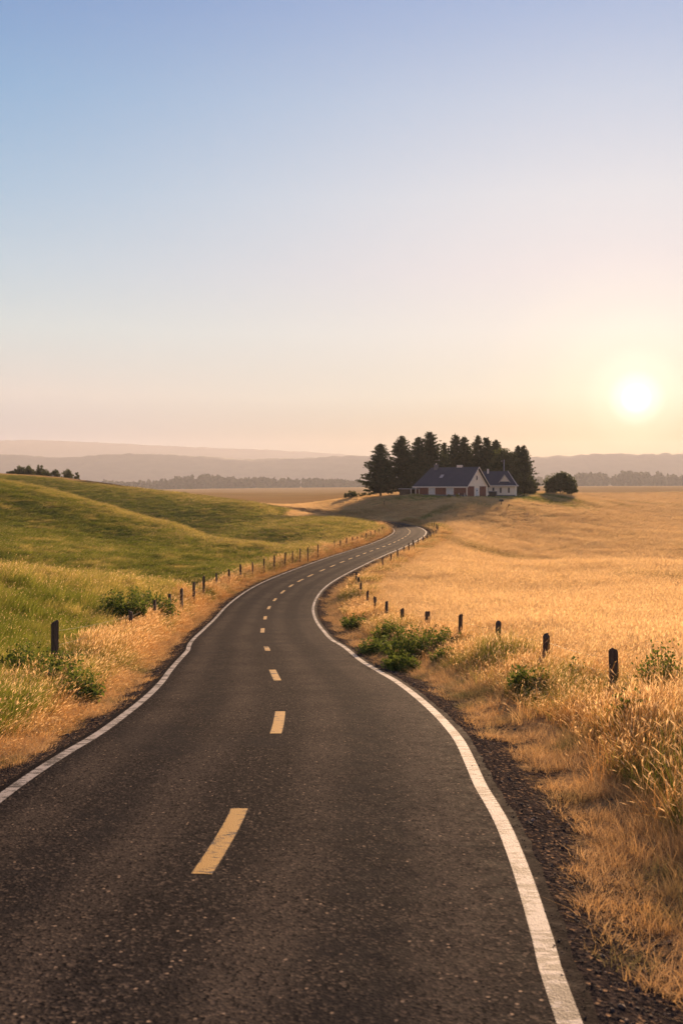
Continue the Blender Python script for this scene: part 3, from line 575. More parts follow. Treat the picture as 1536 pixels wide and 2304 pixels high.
shrub(1420, 15.5, .5, .8, 'thin green weed leaning by the nearest right post', 62)
shrub(1300, 22.5, .5, .6, 'small green weed between the first and second right posts', 63)
shrub(880, 40, 1.2, .8, 'green weeds around the posts above the largest right shrub', 64)
shrub(1000, 30, .7, .5, 'low green weed just right of the largest shrub', 65)
shrub(60, 24, 1.0, .85, 'leafy green weed in the grass left of the nearest left post', 66)
# ------------------------------------------------------------------ fences
def post_mesh(seed, h, rad, square=False):
    r = np.random.default_rng(seed); mb = MB(); k = 7; zs = [-.45, 0, h * .3, h * .55, h * .8, h * .97, h]
    n = 9; lx, ly = r.normal(0, .018, 2)
    V = []
    ph = r.uniform(0, 6.28); ang = np.arange(n) / n * 6.283 + r.normal(0, .12, n); rr = 1 + r.normal(0, .09, n)
    for i, z in enumerate(zs):
        for j in range(n):
            q = rad * rr[j] * (1 + r.normal(0, .03)) * (.86 if i == k - 1 else 1); zz = z + (r.normal(0, .018) + .035 * math.cos(ang[j] + ph) if i >= k - 2 else 0)
            V.append((q * math.cos(ang[j]) + lx * z, q * math.sin(ang[j]) + ly * z, zz))
    mb.v = V
    for i in range(k - 1):
        for j in range(n): mb.f.append([i * n + j, i * n + (j + 1) % n, (i + 1) * n + (j + 1) % n, (i + 1) * n + j])
    mb.v.append((lx * h, ly * h, h + .012)); mb.f += [[(k - 1) * n + j, (k - 1) * n + (j + 1) % n, len(mb.v) - 1] for j in range(n)]
    return mb
def fence(label, posts, wire_to, seed, ztop_of=None):
    root = empty('wire_fence', (posts[0][0], posts[0][1], tz(posts[0][0], posts[0][1]))); tag(root, label, 'fence'); b = root.location.copy(); tops = []
    r = np.random.default_rng(seed)
    for i, (x, y, top) in enumerate(posts):
        g = tz(x, y); h = max(1.0, top - g) if top is not None else 1.2 * r.uniform(.9, 1.12)
        mb = post_mesh(seed + i, h, (.092 if y < 90 else .075) * r.uniform(.85, 1.12)); o = mb.build('post', M['wood'], root, False); o.location = Vector((x, y, g)) - b; tops.append((x, y, g, h))
    for fr in (.82, .55, .3):
        pts = []
        for (x0, y0, g0, h0), (x1, y1, g1, h1) in zip(tops[:wire_to], tops[1:wire_to + 1]):
            for k in range(6):
                f = k / 6; pts.append((x0 + (x1 - x0) * f - b.x, y0 + (y1 - y0) * f - b.y, (g0 + h0 * fr) * (1 - f) + (g1 + h1 * fr) * f - b.z - .05 * 4 * f * (1 - f)))
        MB().tube(pts, .003, 5).build('wire', M['wire'], root)
    return root
def pt(px, top, D): return ((px - 768) / F * D, D, (HZ - top) * D / F)
right = [pt(1381, 1462, 20), pt(1229, 1428, 25.5), pt(1120, 1400, 30.2), pt(1034, 1383, 35.2), pt(961, 1376, 41), pt(904, 1370, 46.5), pt(869, 1353, 53), pt(843, 1343, 60), pt(825, 1330, 66), pt(811, 1313, 73), pt(806, 1300, 79), pt(802, 1288, 84)]
l = 94.0
while l < 205:
    x, y, z = offset_pt(l, 6.0 if l < 130 else 5.2); right.append((x, y, None)); l += 6.0 if l < 160 else 5.0
fence('post and wire fence along the wheat on the right verge', right, len(right) - 1, 100)
left = [pt(124, 1398, 26), pt(293, 1376, 41), pt(322, 1362, 44.5), pt(349, 1350, 48.5), pt(381, 1338, 53), pt(409, 1325, 59), pt(436, 1310, 65), pt(458, 1297, 71), pt(487, 1290, 78), pt(515, 1281, 82.5), pt(542, 1270, 87), pt(569, 1265, 90.5), pt(594, 1257, 94.5), pt(617, 1250, 98.5), pt(641, 1243, 103), pt(658, 1240, 106), pt(675, 1235, 109), pt(693, 1232, 112), pt(715, 1225, 118)]
left += [(x, y, None) for x, y, z in (offset_pt(l, -4.6) for l in (125, 129, 133.5, 138, 142, 146, 150, 155, 160, 166, 172))]
fence('post and wire fence below the green hills on the left verge', left, len(left) - 1, 200)
# ------------------------------------------------------------------ farmhouse
def gable_house():
    th = R(42); D = 275; x = (1050 - 768) / F * D; g = -3.5
    h = empty('farmhouse', (x, D, g), -th); tag(h, 'long farmhouse with slate blue roof, brick front and white gable end', 'house')
    L, W, E, T = 17.0, 9.5, 2.85, 7.7
    b = MB(); b.poly([(0, 0, 0), (0, W, 0), (0, W, E), (0, W / 2, T - .2), (0, 0, E)], (-.25, 0, 0)); b.box(-L, -.25, 0, .25, .0, E); b.box(-L, -.25, W - .25, W, 0, E)
    b.poly([(-L, 0, 0), (-L, W, 0), (-L, W, E), (-L, 0, E)], (.25, 0, 0)); b.build('wall', M['siding'], h)
    MB().box(-L - .06, .05, -.10, -.004, -.5, .62).build('foundation', M['stone'], h)
    for x0, x1 in ((-16.5, -12.45), (-10.15, -6.65), (-4.15, -.25)): MB().box(x0, x1, -.05, -.003, .62, E - .12).build('brick_panel', M['brick'], h)
    for y0, y1 in ((.2, 3.2), (5.7, 8.7)): MB().box(.003, .05, y0, y1, .1, E - .05).build('brick_panel', M['brick'], h)
    for x0, x1 in ((-12.4, -10.2), (-6.6, -4.2)):
        f = MB(); f.box(x0, x1, -.09, -.003, 2.5, 2.7); f.box(x0, x1, -.09, -.003, .62, .78); f.box(x0, x0 + .14, -.09, -.003, .78, 2.5); f.box(x1 - .14, x1, -.09, -.003, .78, 2.5); f.box((x0 + x1) / 2 - .05, (x0 + x1) / 2 + .05, -.09, -.003, .78, 2.5)
        wi = f.build('window', M['trim'], h); MB().box(x0 + .14, x1 - .14, -.05, -.006, .78, 2.5).build('blind', M['door'], wi)
    f = MB(); f.box(.003, .07, 4.05, 4.13, 4.35, 5.65); f.box(.003, .07, 4.72, 4.8, 4.35, 5.65); f.box(.003, .07, 4.13, 4.72, 4.35, 4.43); f.box(.003, .07, 4.13, 4.72, 5.57, 5.65)
    wi = f.build('window', M['trim'], h); MB().box(.004, .03, 4.13, 4.72, 4.43, 5.57).build('pane', M['glass'], wi)
    d = MB().box(.003, .07, 3.75, 5.0, .1, 2.3).build('door', M['door'], h); MB().box(.07, .09, 4.2, 4.6, 1.5, 1.85).build('door_pane', M['glass'], d); MB().box(.07, .13, 4.82, 4.9, 1.1, 1.2).build('handle', M['dark'], d)
    ov, er, sl = .55, .5, (T - E) / (W / 2); ze = E - er * sl * .6
    x0, x1, xr = -L - ov, ov, -L + 2.0
    A0, A1, B0, B1 = (x0, -er, ze), (x1, -er, ze), (x0, W + er, ze), (x1, W + er, ze); R0, R1 = (xr, W / 2, T), (x1, W / 2, T)
    rf = MB(); rf.poly([A0, A1, R1, R0], (0, 0, .2)); rf.poly([B1, B0, R0, R1], (0, 0, .2)); rf.poly([B0, A0, R0], (0, 0, .2)); ro = rf.build('roof', M['shingle'], h)
    MB().box(x0, x1, -er - .05, -er - .002, ze - .12, ze + .19).build('fascia', M['trim'], ro)
    for a, c in ((A1, R1), (B1, R1)):
        MB().poly([(x1 + .003, a[1], a[2] - .06), (x1 + .003, c[1], c[2] - .06), (x1 + .003, c[1], c[2] + .24), (x1 + .003, a[1], a[2] + .24)], (.06, 0, 0)).build('rake_board', M['trim'], ro)
    c = MB(); c.box(-13.6, -12.7, 4.0, 4.8, 6.8, 8.5); c.box(-13.7, -12.6, 3.9, 4.9, 8.5, 8.65); c.build('chimney', M['stone'], ro)
    MB().tube([(-13.15, 4.4, 8.65), (-13.15, 4.4, 9.0)], .16, 8).build('chimney_pot', M['trim'], ro)
    MB().box(-6.4, -4.9, W / 2 - .35, W / 2 + .35, T + .1, T + .75).build('ridge_vent', M['trim'], ro)
    y = 2.2; z = ze + (y + er) * (T - ze) / (W / 2 + er) + .2; k = (T - ze) / (W / 2 + er)
    MB().poly([(-10.2, y - .4, z - .4 * k + .05), (-9.2, y - .4, z - .4 * k + .05), (-9.2, y + .45, z + .45 * k + .05), (-10.2, y + .45, z + .45 * k + .05)], (0, -.04, .05)).build('skylight', M['steel'], ro)
    MB().box(.1, 2.0, 3.2, 5.6, -.3, .12).build('doorstep', M['stone'], h)
    return h
gable_house().scale = (1.066,) * 3
def cottage():
    D = 290; x = (1158 - 768) / F * D; g = -3.6; h = empty('cottage', (x, D, g), R(-14)); tag(h, 'small white cottage with grey hipped roof behind the farmhouse', 'house')
    L, W, E, T = 10.0, 6.5, 3.1, 6.9
    b = MB(); b.box(-L, 0, 0, .25, 0, E); b.box(-L, 0, W - .25, W, 0, E); b.box(-.25, 0, .25, W - .25, 0, E); b.box(-L, -L + .25, .25, W - .25, 0, E); b.build('wall', M['siding'], h)
    o = .45; x0, x1 = -L - o, o; rl, rr = -L + .8, -2.3; A0, A1, B0, B1 = (x0, -o, E - .15), (x1, -o, E - .15), (x0, W + o, E - .15), (x1, W + o, E - .15); R0, R1 = (rl, W / 2, T), (rr, W / 2, T)
    r = MB(); [r.poly(p, (0, 0, .16)) for p in ([A0, A1, R1, R0], [B1, B0, R0, R1], [B0, A0, R0], [A1, B1, R1])]; ro = r.build('roof', M['shingle'], h)
    MB().box(x0, x1, -o - .05, -o - .002, E - .25, E + .02).build('fascia', M['trim'], ro); MB().box(x1 + .002, x1 + .05, -o, W + o, E - .25, E + .02).build('fascia', M['trim'], ro)
    # gablet facing the front
    gx, gy, gw, g0, g1 = -2.9, .55, 1.25, E + .95, E + 2.75
    gb = MB().poly([(gx - gw, gy, g0), (gx + gw, gy, g0), (gx, gy, g1)], (0, .12, 0)).build('gablet', M['siding'], ro)
    q = MB(); q.poly([(gx - gw - .2, gy - .3, g0 - .2), (gx, gy - .3, g1 + .1), (gx, W / 2, g1 + .1), (gx - gw - .2, W / 2, g0 - .2)], (0, 0, .12)); q.poly([(gx + gw + .2, gy - .3, g0 - .2), (gx, gy - .3, g1 + .1), (gx, W / 2, g1 + .1), (gx + gw + .2, W / 2, g0 - .2)], (0, 0, .12)); q.build('gablet_roof', M['shingle'], gb)
    for sx in (-1, 1): MB().poly([(gx + sx * (gw + .25), gy - .32, g0 - .25), (gx, gy - .32, g1 + .05), (gx, gy - .32, g1 + .27), (gx + sx * (gw + .25), gy - .32, g0 - .02)], (0, -.05, 0)).build('rake_board', M['trim'], gb)
    MB().poly([(x1 + .05, -o - .02, E + .02), (rr + .05, W / 2 - .05, T + .16), (rr + .05, W / 2 - .05, T + .36), (x1 + .12, -o - .02, E + .18)], (.05, .05, 0)).build('hip_board', M['trim'], ro)
    for xx in (-7.6, -5.9, -3.9, -1.7):
        f = MB(); f.box(xx - .32, xx + .32, -.06, -.003, 2.5, 2.6); f.box(xx - .32, xx + .32, -.09, -.003, 1.0, 1.1); f.box(xx - .32, xx - .24, -.06, -.003, 1.1, 2.5); f.box(xx + .24, xx + .32, -.06, -.003, 1.1, 2.5)
        wi = f.build('window', M['trim'], h); MB().box(xx - .24, xx + .24, -.03, -.004, 1.1, 2.5).build('pane', M['glass'], wi)
    MB().box(-L, .03, -.05, -.003, -.5, .5).build('foundation', M['stone'], h)
    MB().box(-7.9, -7.4, 2.6, 3.1, T - .6, T + .8).build('chimney', M['trim'], ro)
    return h
cottage().scale = (1.066,) * 3
def shed():
    D = 286; x = (944 - 768) / F * D; g = -3.5; s = empty('open_shed', (x, D, g), R(4)); tag(s, 'low flat roofed open shed with white posts left of the farmhouse', 'shed')
    MB().box(-5.3, .1, -.2, 4.2, 2.0, 2.2).build('roof', M['steel'], s); MB().box(-5.1, -.2, 3.6, 3.8, -.2, 2.0).build('wall', M['wood'], s); MB().box(-5.1, -3.0, .1, .25, -.2, 2.0).build('wall', M['wood'], s)
    for px in (-2.4, -1.1, -.15): MB().box(px - .1, px + .1, 0, .2, -.3, 2.0).build('post', M['trim'], s)
    return s
shed().scale = (1.066,) * 3
x, y = at(1133, 305); u = empty('utility_pole', (x, y, tz(x, y))); tag(u, 'pale utility pole rising behind the cottage roof', 'pole'); hh = (HZ - 1034) * y / F - u.location.z
MB().tube([(0, 0, -.4), (0, 0, hh)], [.17, .12], 9).build('shaft', M['steel'], u, True); MB().box(-.9, .35, -.07, .07, hh - .75, hh - .6).build('crossarm', M['wood'], u); MB().tube([(-.7, 0, hh - .6), (-.7, 0, hh - .3)], .07, 6).build('insulator', M['trim'], u)
# yard clutter
x, y = at(1108, 275); u = empty('refuse_bin', (x, y, tz(x, y)), R(-20)); tag(u, 'large dark refuse bin between the farmhouse gable and the cottage', 'bin')
MB().poly([(-.95, -.6, .1), (.95, -.6, .1), (1.05, -.68, 1.4), (-1.05, -.68, 1.4)], (0, 1.3, 0)).build('body', M['dark'], u); MB().box(-1.1, 1.1, -.75, .7, 1.4, 1.52).build('lid', M['steel'], u, bevel=.03)
for a in (-.8, .8): MB().tube([(a, -.62, .1), (a, -.5, .1)], .1, 8).build('wheel', M['dark'], u)
x, y = at(1038, 272); u = empty('garden_gate', (x, y, tz(x, y)), R(-30)); tag(u, 'low white garden gate by the yellow shrub', 'gate'); MB().box(-.9, -.78, -.05, .05, -.2, 1.05).build('gate_post', M['trim'], u); MB().box(.78, .9, -.05, .05, -.2, 1.05).build('gate_post', M['trim'], u)
q = MB(); q.box(-.78, .78, -.02, .02, .8, .9); q.box(-.78, .78, -.02, .02, .25, .35); [q.box(-.6 + i * .3, -.54 + i * .3, -.015, .015, .35, .8) for i in range(5)]; q.build('rails', M['dark'], u)
x, y = at(1127, 242); u = empty('mailbox', (x, y, tz(x, y)), R(20)); tag(u, 'dark mailbox on a post in the dry grass before the cottage', 'mailbox'); MB().box(-.09, .09, -.09, .09, -.3, 1.15).build('post', M['wood'], u)
MB().poly([(-.45, -.3, 1.15), (.45, -.3, 1.15), (.45, -.3, 1.5), (.25, -.3, 1.68), (-.25, -.3, 1.68), (-.45, -.3, 1.5)], (0, .6, 0)).build('box', M['dark'], u)
x, y = at(1141, 240); o = post_mesh(301, 1.0, .13).build('fence_post', M['wood']); o.location = (x, y, tz(x, y)); o.rotation_euler = (0, R(22), 0); tag(o, 'short leaning stump of a post right of the mailbox', 'post')
x, y = at(864, 272); o = post_mesh(302, 1.25, .09).build('fence_post', M['wood']); o.location = (x, y, tz(x, y)); tag(o, 'lone thin post on the grass below the left conifers', 'post')
for px, D, lb in ((161, 84, 'lone thin stake low on the green hillside at the far left'), (358, 88, 'lone thin stake in the pasture left of the fence line')):
    x, y = at(px, D); o = post_mesh(310 + px, .95, .05).build('stake', M['wood']); o.location = (x, y, tz(x, y)); tag(o, lb, 'stake')

# ------------------------------------------------------------------ grass and wheat
def tuft(name, n, h, rad, wd, lean, mat, seed, heads=0.0, head_w=.013, head_l=.13, seg=4, hvar=.25, wind=(.35, .1)):
    r = np.random.default_rng(seed); V, Qd, MI = [], [], []
    ts = np.linspace(0, 1, seg)
    for i in range(n):
        q = rad * math.sqrt(r.random()); a = r.uniform(0, 6.283); bx, by = q * math.cos(a), q * math.sin(a); hh = h * (1 + r.normal(0, hvar) * .8); hh = max(hh, h * .35)
        d = np.array([math.cos(a) * .6 + wind[0] + r.normal(0, .45), math.sin(a) * .6 + wind[1] + r.normal(0, .45)]); ln = lean * hh * r.uniform(.3, 1.3); fa = r.uniform(0, 3.1416); px, py = math.cos(fa), math.sin(fa)
        hd = r.random() < heads; b = len(V); w0 = wd * r.uniform(.7, 1.3) * (.6 if hd else 1)
        def P(t): return bx + d[0] * ln * t ** 2.0, by + d[1] * ln * t ** 2.0, hh * t * (1 - .12 * (ln / hh) * t)
        for k, t in enumerate(ts):
            x, y, z = P(t); ww = w0 * (1 - t * (.3 if hd else .9)) * .5
            V += [(x - px * ww, y - py * ww, z), (x + px * ww, y + py * ww, z)]
            if k: Qd.append((b + 2 * k - 2, b + 2 * k - 1, b + 2 * k + 1, b + 2 * k)); MI.append(0)
        if hd:
            L = head_l * r.uniform(.7, 1.3); x0, y0, z0 = P(1 - .6 * L / hh); dr = np.array([d[0] * lean * 1.4 + r.normal(0, .12), d[1] * lean * 1.4 + r.normal(0, .12), .9]); dr /= np.linalg.norm(dr)
            for an in (fa, fa + 1.57):
                c = len(V); ex, ey = math.cos(an) * head_w, math.sin(an) * head_w
                for f, ww in ((0, .25), (.35, 1), (.7, .75), (1.0, .12)):
                    cx, cy, cz = x0 + dr[0] * L * f, y0 + dr[1] * L * f, z0 + dr[2] * L * f - .12 * L * f * f
                    V += [(cx - ex * ww, cy - ey * ww, cz), (cx + ex * ww, cy + ey * ww, cz)]
                for k in range(1, 4): Qd.append((c + 2 * k - 2, c + 2 * k - 1, c + 2 * k + 1, c + 2 * k)); MI.append(1)
    me = mesh_np(name, V, quads=Qd, mats=[M[mat], M['seed_head']], matidx=MI); return bpy.data.objects.new(name, me)
def gn_group(coll):
    g = bpy.data.node_groups.new('scatter', 'GeometryNodeTree'); g.interface.new_socket('Geometry', in_out='INPUT', socket_type='NodeSocketGeometry'); g.interface.new_socket('Geometry', in_out='OUTPUT', socket_type='NodeSocketGeometry')
    i = g.nodes.new('NodeGroupInput'); o = g.nodes.new('NodeGroupOutput'); ci = g.nodes.new('GeometryNodeCollectionInfo'); ci.inputs[0].default_value = coll; ci.inputs['Separate Children'].default_value = True; ci.inputs['Reset Children'].default_value = True
    ip = g.nodes.new('GeometryNodeInstanceOnPoints'); ip.inputs['Pick Instance'].default_value = True
    def na(n, t): a = g.nodes.new('GeometryNodeInputNamedAttribute'); a.data_type = t; a.inputs[0].default_value = n; return a.outputs[0]
    L = g.links; L.new(i.outputs[0], ip.inputs['Points']); L.new(ci.outputs[0], ip.inputs['Instance']); L.new(na('pick', 'INT'), ip.inputs['Instance Index']); L.new(na('turn', 'FLOAT_VECTOR'), ip.inputs['Rotation']); L.new(na('size', 'FLOAT_VECTOR'), ip.inputs['Scale'])
    L.new(ip.outputs[0], o.inputs[0]); return g
def scatter(name, label, cat, P, size, pick, temps, tilt=.08):
    co = bpy.data.collections.new(name + '_kinds'); [co.objects.link(t) for t in sorted(temps, key=lambda t: t.name)]
    me = bpy.data.meshes.new(name); me.vertices.add(len(P)); me.vertices.foreach_set('co', np.asarray(P, np.float32).ravel())
    rot = np.stack([RNG.normal(0, tilt, len(P)), RNG.normal(0, tilt, len(P)), RNG.uniform(-.5, .5, len(P)) + (RNG.random(len(P)) < .0) * 3], 1)
    for n, t, v in (('turn', 'FLOAT_VECTOR', rot), ('size', 'FLOAT_VECTOR', size)): a = me.attributes.new(n, t, 'POINT'); a.data.foreach_set('vector', np.asarray(v, np.float32).ravel())
    a = me.attributes.new('pick', 'INT', 'POINT'); a.data.foreach_set('value', np.asarray(pick, np.int32))
    o = link(bpy.data.objects.new(name, me)); tag(o, label, cat, kind='stuff'); md = o.modifiers.new('scatter', 'NODES'); md.node_group = gn_group(co); return o
def sample(y0, y1, dens, ref, power, u0, u1):
    """points between two depths, thinning with distance"""
    ys = np.exp(np.linspace(math.log(y0), math.log(y1), 120)); X, Y = [], []
    for a, b in zip(ys[:-1], ys[1:]):
        m = (a + b) / 2; d = dens * min(1.0, (ref / m) ** power); wdt = (u1 - u0) * (m + 6); n = RNG.poisson(d * wdt * (b - a))
        Y.append(RNG.uniform(a, b, n)); X.append(RNG.uniform(u0, u1, n) * (m + 6))
    X = np.concatenate(X); Y = np.concatenate(Y); S, Z, A = road_rel(X, Y); return X, Y, S, Z, A
def keep(k, *a): return [v[k] for v in a]
def on_ground(X, Y, S, Z, A): return np.stack([X, Y, terrain(X, Y, (S, Z, A), cut=False) - .02], 1)
def wide(Y, ref, p=.72): return np.maximum(1, (Y / ref)) ** p
def sizes(Y, ref, hz, p=.72): w_ = wide(Y, ref, p); return np.stack([w_, w_, hz], 1)
def yard(X, Y): return (((X - 38) / 34) ** 2 + ((Y - 286) / 38) ** 2) < 1
WW = [tuft('wheat_a%d' % i, 32, .78, .21, .010, .34, 'wheat', 400 + i, .45, .009, .12) for i in range(5)]
X, Y, S, Z, A = sample(5, 560, 17, 24, 1.2, -.12, .62)
k = (S > 6.9) & ~yard(X, Y) & ((A < 232) | (X > 22)) & ~((Y > 195) & (X < 22)); X, Y, S, Z, A = keep(k, X, Y, S, Z, A)
hz = .84 * RNG.uniform(.8, 1.15, len(X)) * (1 + .5 * vnoise(X, Y, 7, 31) + .25 * vnoise(X, Y, 1.7, 32)) * (.55 + .45 * smooth(S, 6.9, 12)) * (1 - .35 * smooth(Y, 120, 300))
scatter('wheat', 'ripe golden wheat and seeding grass filling the right field', 'wheat', on_ground(X, Y, S, Z, A), sizes(Y, 24, hz), RNG.integers(0, 5, len(X)), WW)
VG = [tuft('verge_a%d' % i, 34, .62, .16, .009, .38, 'verge_grass', 420 + i, .3, .008, .11) for i in range(4)] + [tuft('verge_b%d' % i, 34, .60, .18, .012, .5, 'green_grass', 430 + i, .08, .010, .10) for i in range(4)]
X, Y, S, Z, A = sample(5, 240, 46, 24, 1.1, -.5, .6)
k = (((S > 4.9) & (S < 7.2)) | ((S < -3.9) & (S > -5.9))) & (A < 236); X, Y, S, Z, A = keep(k, X, Y, S, Z, A)
hz = RNG.uniform(.6, 1.15, len(X)) * np.where(S > 0, .30 + .5 * smooth(S, 4.6, 5.8) + .25 * smooth(vnoise(X, Y, 2.2, 47), .05, .25), .2 + .7 * smooth(-S, 4.1, 5.0)) * (1 + .7 * vnoise(X, Y, 2.5, 33))
scatter('verge_grass', 'tall dry orange grass along both road verges', 'grass', on_ground(X, Y, S, Z, A), sizes(Y, 24, hz, .6), RNG.integers(0, 4, len(X)) + np.where(RNG.random(len(X)) < np.where(S < 0, .75 * smooth(-S, 4.3, 4.9) * (1 - smooth(Y, 24, 34) + smooth(vnoise(X, Y, 6, 44), .1, .25)), .14 + .6 * smooth(vnoise(X, Y, 2.2, 45), .04, .2)), 4, 0), VG, .14)
TS = [tuft('straw_a%d' % i, 26, 1.0, .20, .010, .55, 'verge_grass' if i < 4 else 'green_grass', 490 + i, .55 if i < 4 else .1, .008, .13, 5) for i in range(6)]
X, Y, S, Z, A = sample(4.5, 46, 9, 14, .8, -.1, .62)
k = ((S > 4.75 + .5 * vnoise(X, Y, 1.8, 51)) | ((S > 4.1) & (RNG.random(len(X)) < .10))) & (S < 10) & (vnoise(X, Y, 1.5, 52) > -.12); X, Y, S, Z, A = keep(k, X, Y, S, Z, A)
hz = RNG.uniform(.65, 1.1, len(X)) * (.6 + .4 * smooth(S, 4.8, 6.2)) * (1 - .35 * smooth(Y, 14, 20))
scatter('tall_straw', 'tall tangled straw stems with seed heads on the near right verge', 'grass', on_ground(X, Y, S, Z, A), np.stack([np.ones(len(X)), np.ones(len(X)), hz], 1), np.where(RNG.random(len(X)) < .08 + .6 * smooth(vnoise(X, Y, 1.6, 57), .08, .25), 4 + RNG.integers(0, 2, len(X)), RNG.integers(0, 4, len(X))), TS, .18)
SG = [tuft('short_a%d' % i, 24, .17, .13, .007, 1.0, 'short_grass', 440 + i, 0, seg=3, hvar=.5, wind=(0, 0)) for i in range(4)]
X, Y, S, Z, A = sample(5, 130, 95, 16, 1.2, -.5, .55)
aS = np.abs(S) + vnoise(X, Y, 1.1, 35) * .9 + vnoise(X, Y, .35, 36) * .5; k = (aS > 3.7) & (np.abs(S) > 3.4) & (vnoise(X, Y, .8, 55) + .6 * vnoise(X, Y, 2.4, 56) > -.22 + .3 * (RNG.random(len(X)) - .5)) & (np.abs(S) < np.where(S > 0, 6.4, 5.4)) & (A < 140); X, Y, S, Z, A = keep(k, X, Y, S, Z, A)
hz = RNG.uniform(.5, 1.3, len(X)) * (.6 + .7 * smooth(np.abs(S), 3.6, 5.2))
scatter('short_grass', 'short trampled straw beside the gravel shoulders', 'grass', on_ground(X, Y, S, Z, A), sizes(Y, 16, hz, .6), RNG.integers(0, 4, len(X)), SG, .2)
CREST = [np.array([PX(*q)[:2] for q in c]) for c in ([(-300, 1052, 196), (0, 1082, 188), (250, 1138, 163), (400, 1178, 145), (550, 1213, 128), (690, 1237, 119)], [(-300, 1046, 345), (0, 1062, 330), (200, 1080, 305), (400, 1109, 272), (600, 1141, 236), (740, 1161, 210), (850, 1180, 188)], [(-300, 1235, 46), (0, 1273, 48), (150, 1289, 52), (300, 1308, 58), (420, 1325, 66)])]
def sunlit_mask(X, Y):  # low sun on crests and right-hand slopes, painted as golden grass
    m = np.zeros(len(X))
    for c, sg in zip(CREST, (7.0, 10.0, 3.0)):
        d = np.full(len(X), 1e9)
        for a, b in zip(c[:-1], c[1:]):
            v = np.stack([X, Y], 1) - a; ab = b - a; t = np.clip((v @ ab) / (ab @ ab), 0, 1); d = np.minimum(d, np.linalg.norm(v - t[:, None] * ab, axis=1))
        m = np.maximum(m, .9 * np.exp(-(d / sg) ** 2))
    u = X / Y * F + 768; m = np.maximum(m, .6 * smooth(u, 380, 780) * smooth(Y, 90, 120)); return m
GG = [tuft('green_a%d' % i, 30, .36, .20, .013, .55, 'green_grass', 460 + i, .015, .008, .06) for i in range(5)] + [tuft('green_b%d' % i, 30, .36, .20, .012, .55, 'sunlit_dry_pasture', 466 + i, .05, .008, .08) for i in range(3)]
X, Y, S, Z, A = sample(8, 430, 26, 24, 1.12, -.66, .12)
k = (S < -5.0) & ((A < 232) | (X < -14)) & ~((X > -14) & (Y > 232)); X, Y, S, Z, A = keep(k, X, Y, S, Z, A)
hz = RNG.uniform(.6, 1.25, len(X)) * (1 + .5 * vnoise(X, Y, 6, 37) + .7 * vnoise(X, Y, 1.6, 38)) * np.where(RNG.random(len(X)) < .05 * (Y < 70), 1.6, 1) * (1 - .35 * smooth(Y, 70, 130))
scatter('pasture_grass', 'green pasture grass on the left hills', 'grass', on_ground(X, Y, S, Z, A), sizes(Y, 24, hz), np.where(RNG.random(len(X)) < sunlit_mask(X, Y) + (.25 - .12 * smooth(Y, 60, 100)) * vnoise(X, Y, 9, 39), 5, 0) + RNG.integers(0, 3, len(X)) + np.where(RNG.random(len(X)) < 0, 1, 0), GG, .12)
# dry short grass on the knoll round the houses
X, Y, S, Z, A = sample(190, 345, 1.6, 190, 0, -.16, .30)
pad = (X > 17) & (X < 54) & (Y > 271) & (Y < 306)
k = (((yard(X, Y) & ~pad) | ((Y > 195) & (X < 22))) & (S > 5)) | ((S < -5) & (X > -14) & (Y > 230) & (X < 8)) | ((A > RL[-1] - 90) & (np.abs(S) > 5) & (X < 22) & (X > -40) & (Y > 240)); X, Y, S, Z, A = keep(k, X, Y, S, Z, A); gk = green_mask(X, Y, S, A) > RNG.uniform(.25, .75, len(X))
KG = [tuft('knoll_a%d' % i, 26, .40, .22, .013, .5, 'wheat' if i < 2 else 'green_grass', 480 + i, .05) for i in range(4)]
hz = RNG.uniform(.5, 1.1, len(X)) * np.where(gk, .8, 1)
scatter('knoll_grass', 'short mixed grass on the knoll around the houses', 'grass', on_ground(X, Y, S, Z, A), np.stack([np.full(len(X), 4.2), np.full(len(X), 4.2), hz], 1), np.where(gk, 2, 0) + RNG.integers(0, 2, len(X)), KG, .1)
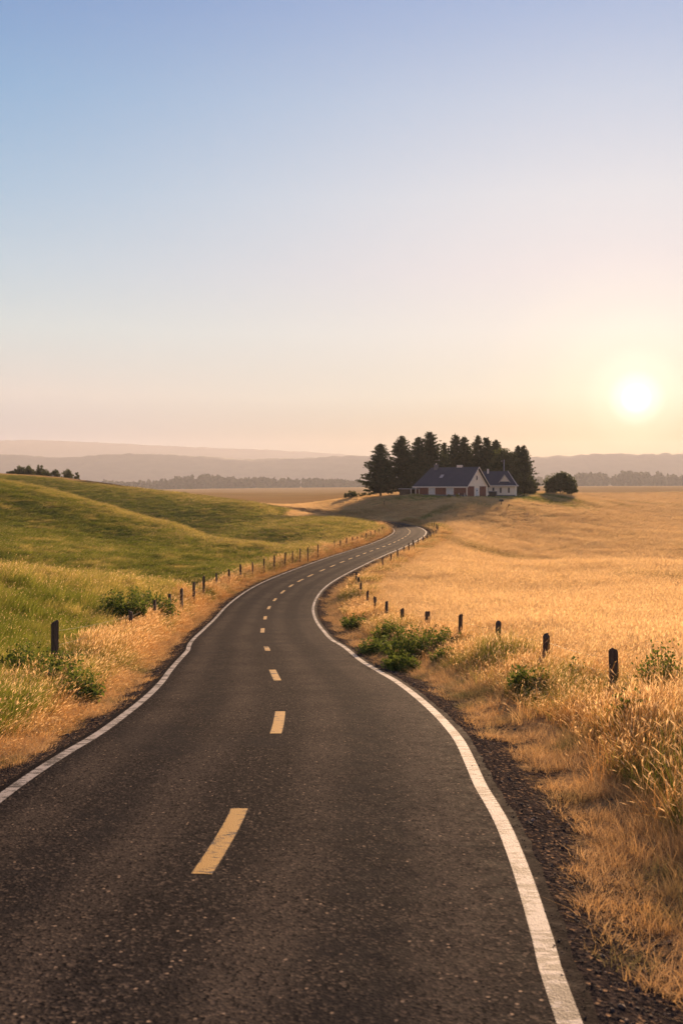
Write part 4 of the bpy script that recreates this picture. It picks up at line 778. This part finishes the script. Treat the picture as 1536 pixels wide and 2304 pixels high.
# loose stones of the shoulders
def stone(i):
    bm = bmesh.new(); bmesh.ops.create_icosphere(bm, subdivisions=1, radius=.012); r = np.random.default_rng(600 + i)
    for v in bm.verts: v.co *= r.uniform(.7, 1.2); v.co.z *= .6
    me = bpy.data.meshes.new('stone_%d' % i); bm.to_mesh(me); bm.free(); me.materials.append(M['pebble']); return bpy.data.objects.new('stone_%d' % i, me)
def pebble():
    m, t, out = mat_new('pebble'); oi = N(t, 'ShaderNodeObjectInfo'); r = ramp(t, [(0, (.02, .018, .018)), (.6, (.05, .04, .035)), (.9, (.12, .08, .055)), (1, (.30, .20, .13))]); t.links.new(oi.outputs['Random'], r.inputs[0]); princ(t, out, r.outputs[0], .85, None, .2); return m
M['pebble'] = pebble(); ST = [stone(i) for i in range(5)]
X, Y, S, Z, A = sample(4, 60, 260, 9, 1.3, -.6, .6)
aS = np.abs(S) + vnoise(X, Y, .9, 41) * .5; k = (aS > 3.12) & (aS < 4.4) & (RNG.random(len(X)) < 1 - .7 * smooth(aS, 3.7, 4.4)); X, Y, S, Z, A = keep(k, X, Y, S, Z, A)
z = np.where(np.abs(S) < 3.3, Z - .02, terrain(X, Y, (S, Z, A), cut=False)) ; sz = RNG.lognormal(-.25, .45, len(X)) * np.where(np.abs(S) < 3.3, .55, 1) * wide(Y, 14, .5)
scatter('gravel', 'loose dark gravel along the road shoulders', 'gravel', np.stack([X, Y, z], 1), np.stack([sz, sz, sz], 1), RNG.integers(0, 5, len(X)), ST, .6)

# ------------------------------------------------------------------ haze
def haze(density, g, colour):
    m, t, out = mat_new('haze'); v = N(t, 'ShaderNodeVolumePrincipled'); v.inputs['Density'].default_value = density; v.inputs['Anisotropy'].default_value = g; v.inputs['Color'].default_value = (*colour, 1)
    t.links.new(v.outputs[0], out.inputs['Volume'])
    o = MB().box(-13000, 13000, -300, 10600, -80, 450).build('haze', m); tag(o, 'thin warm haze over the whole valley', 'haze', kind='stuff'); return o
haze(0.75e-4, .2, (.88, .90, .96))
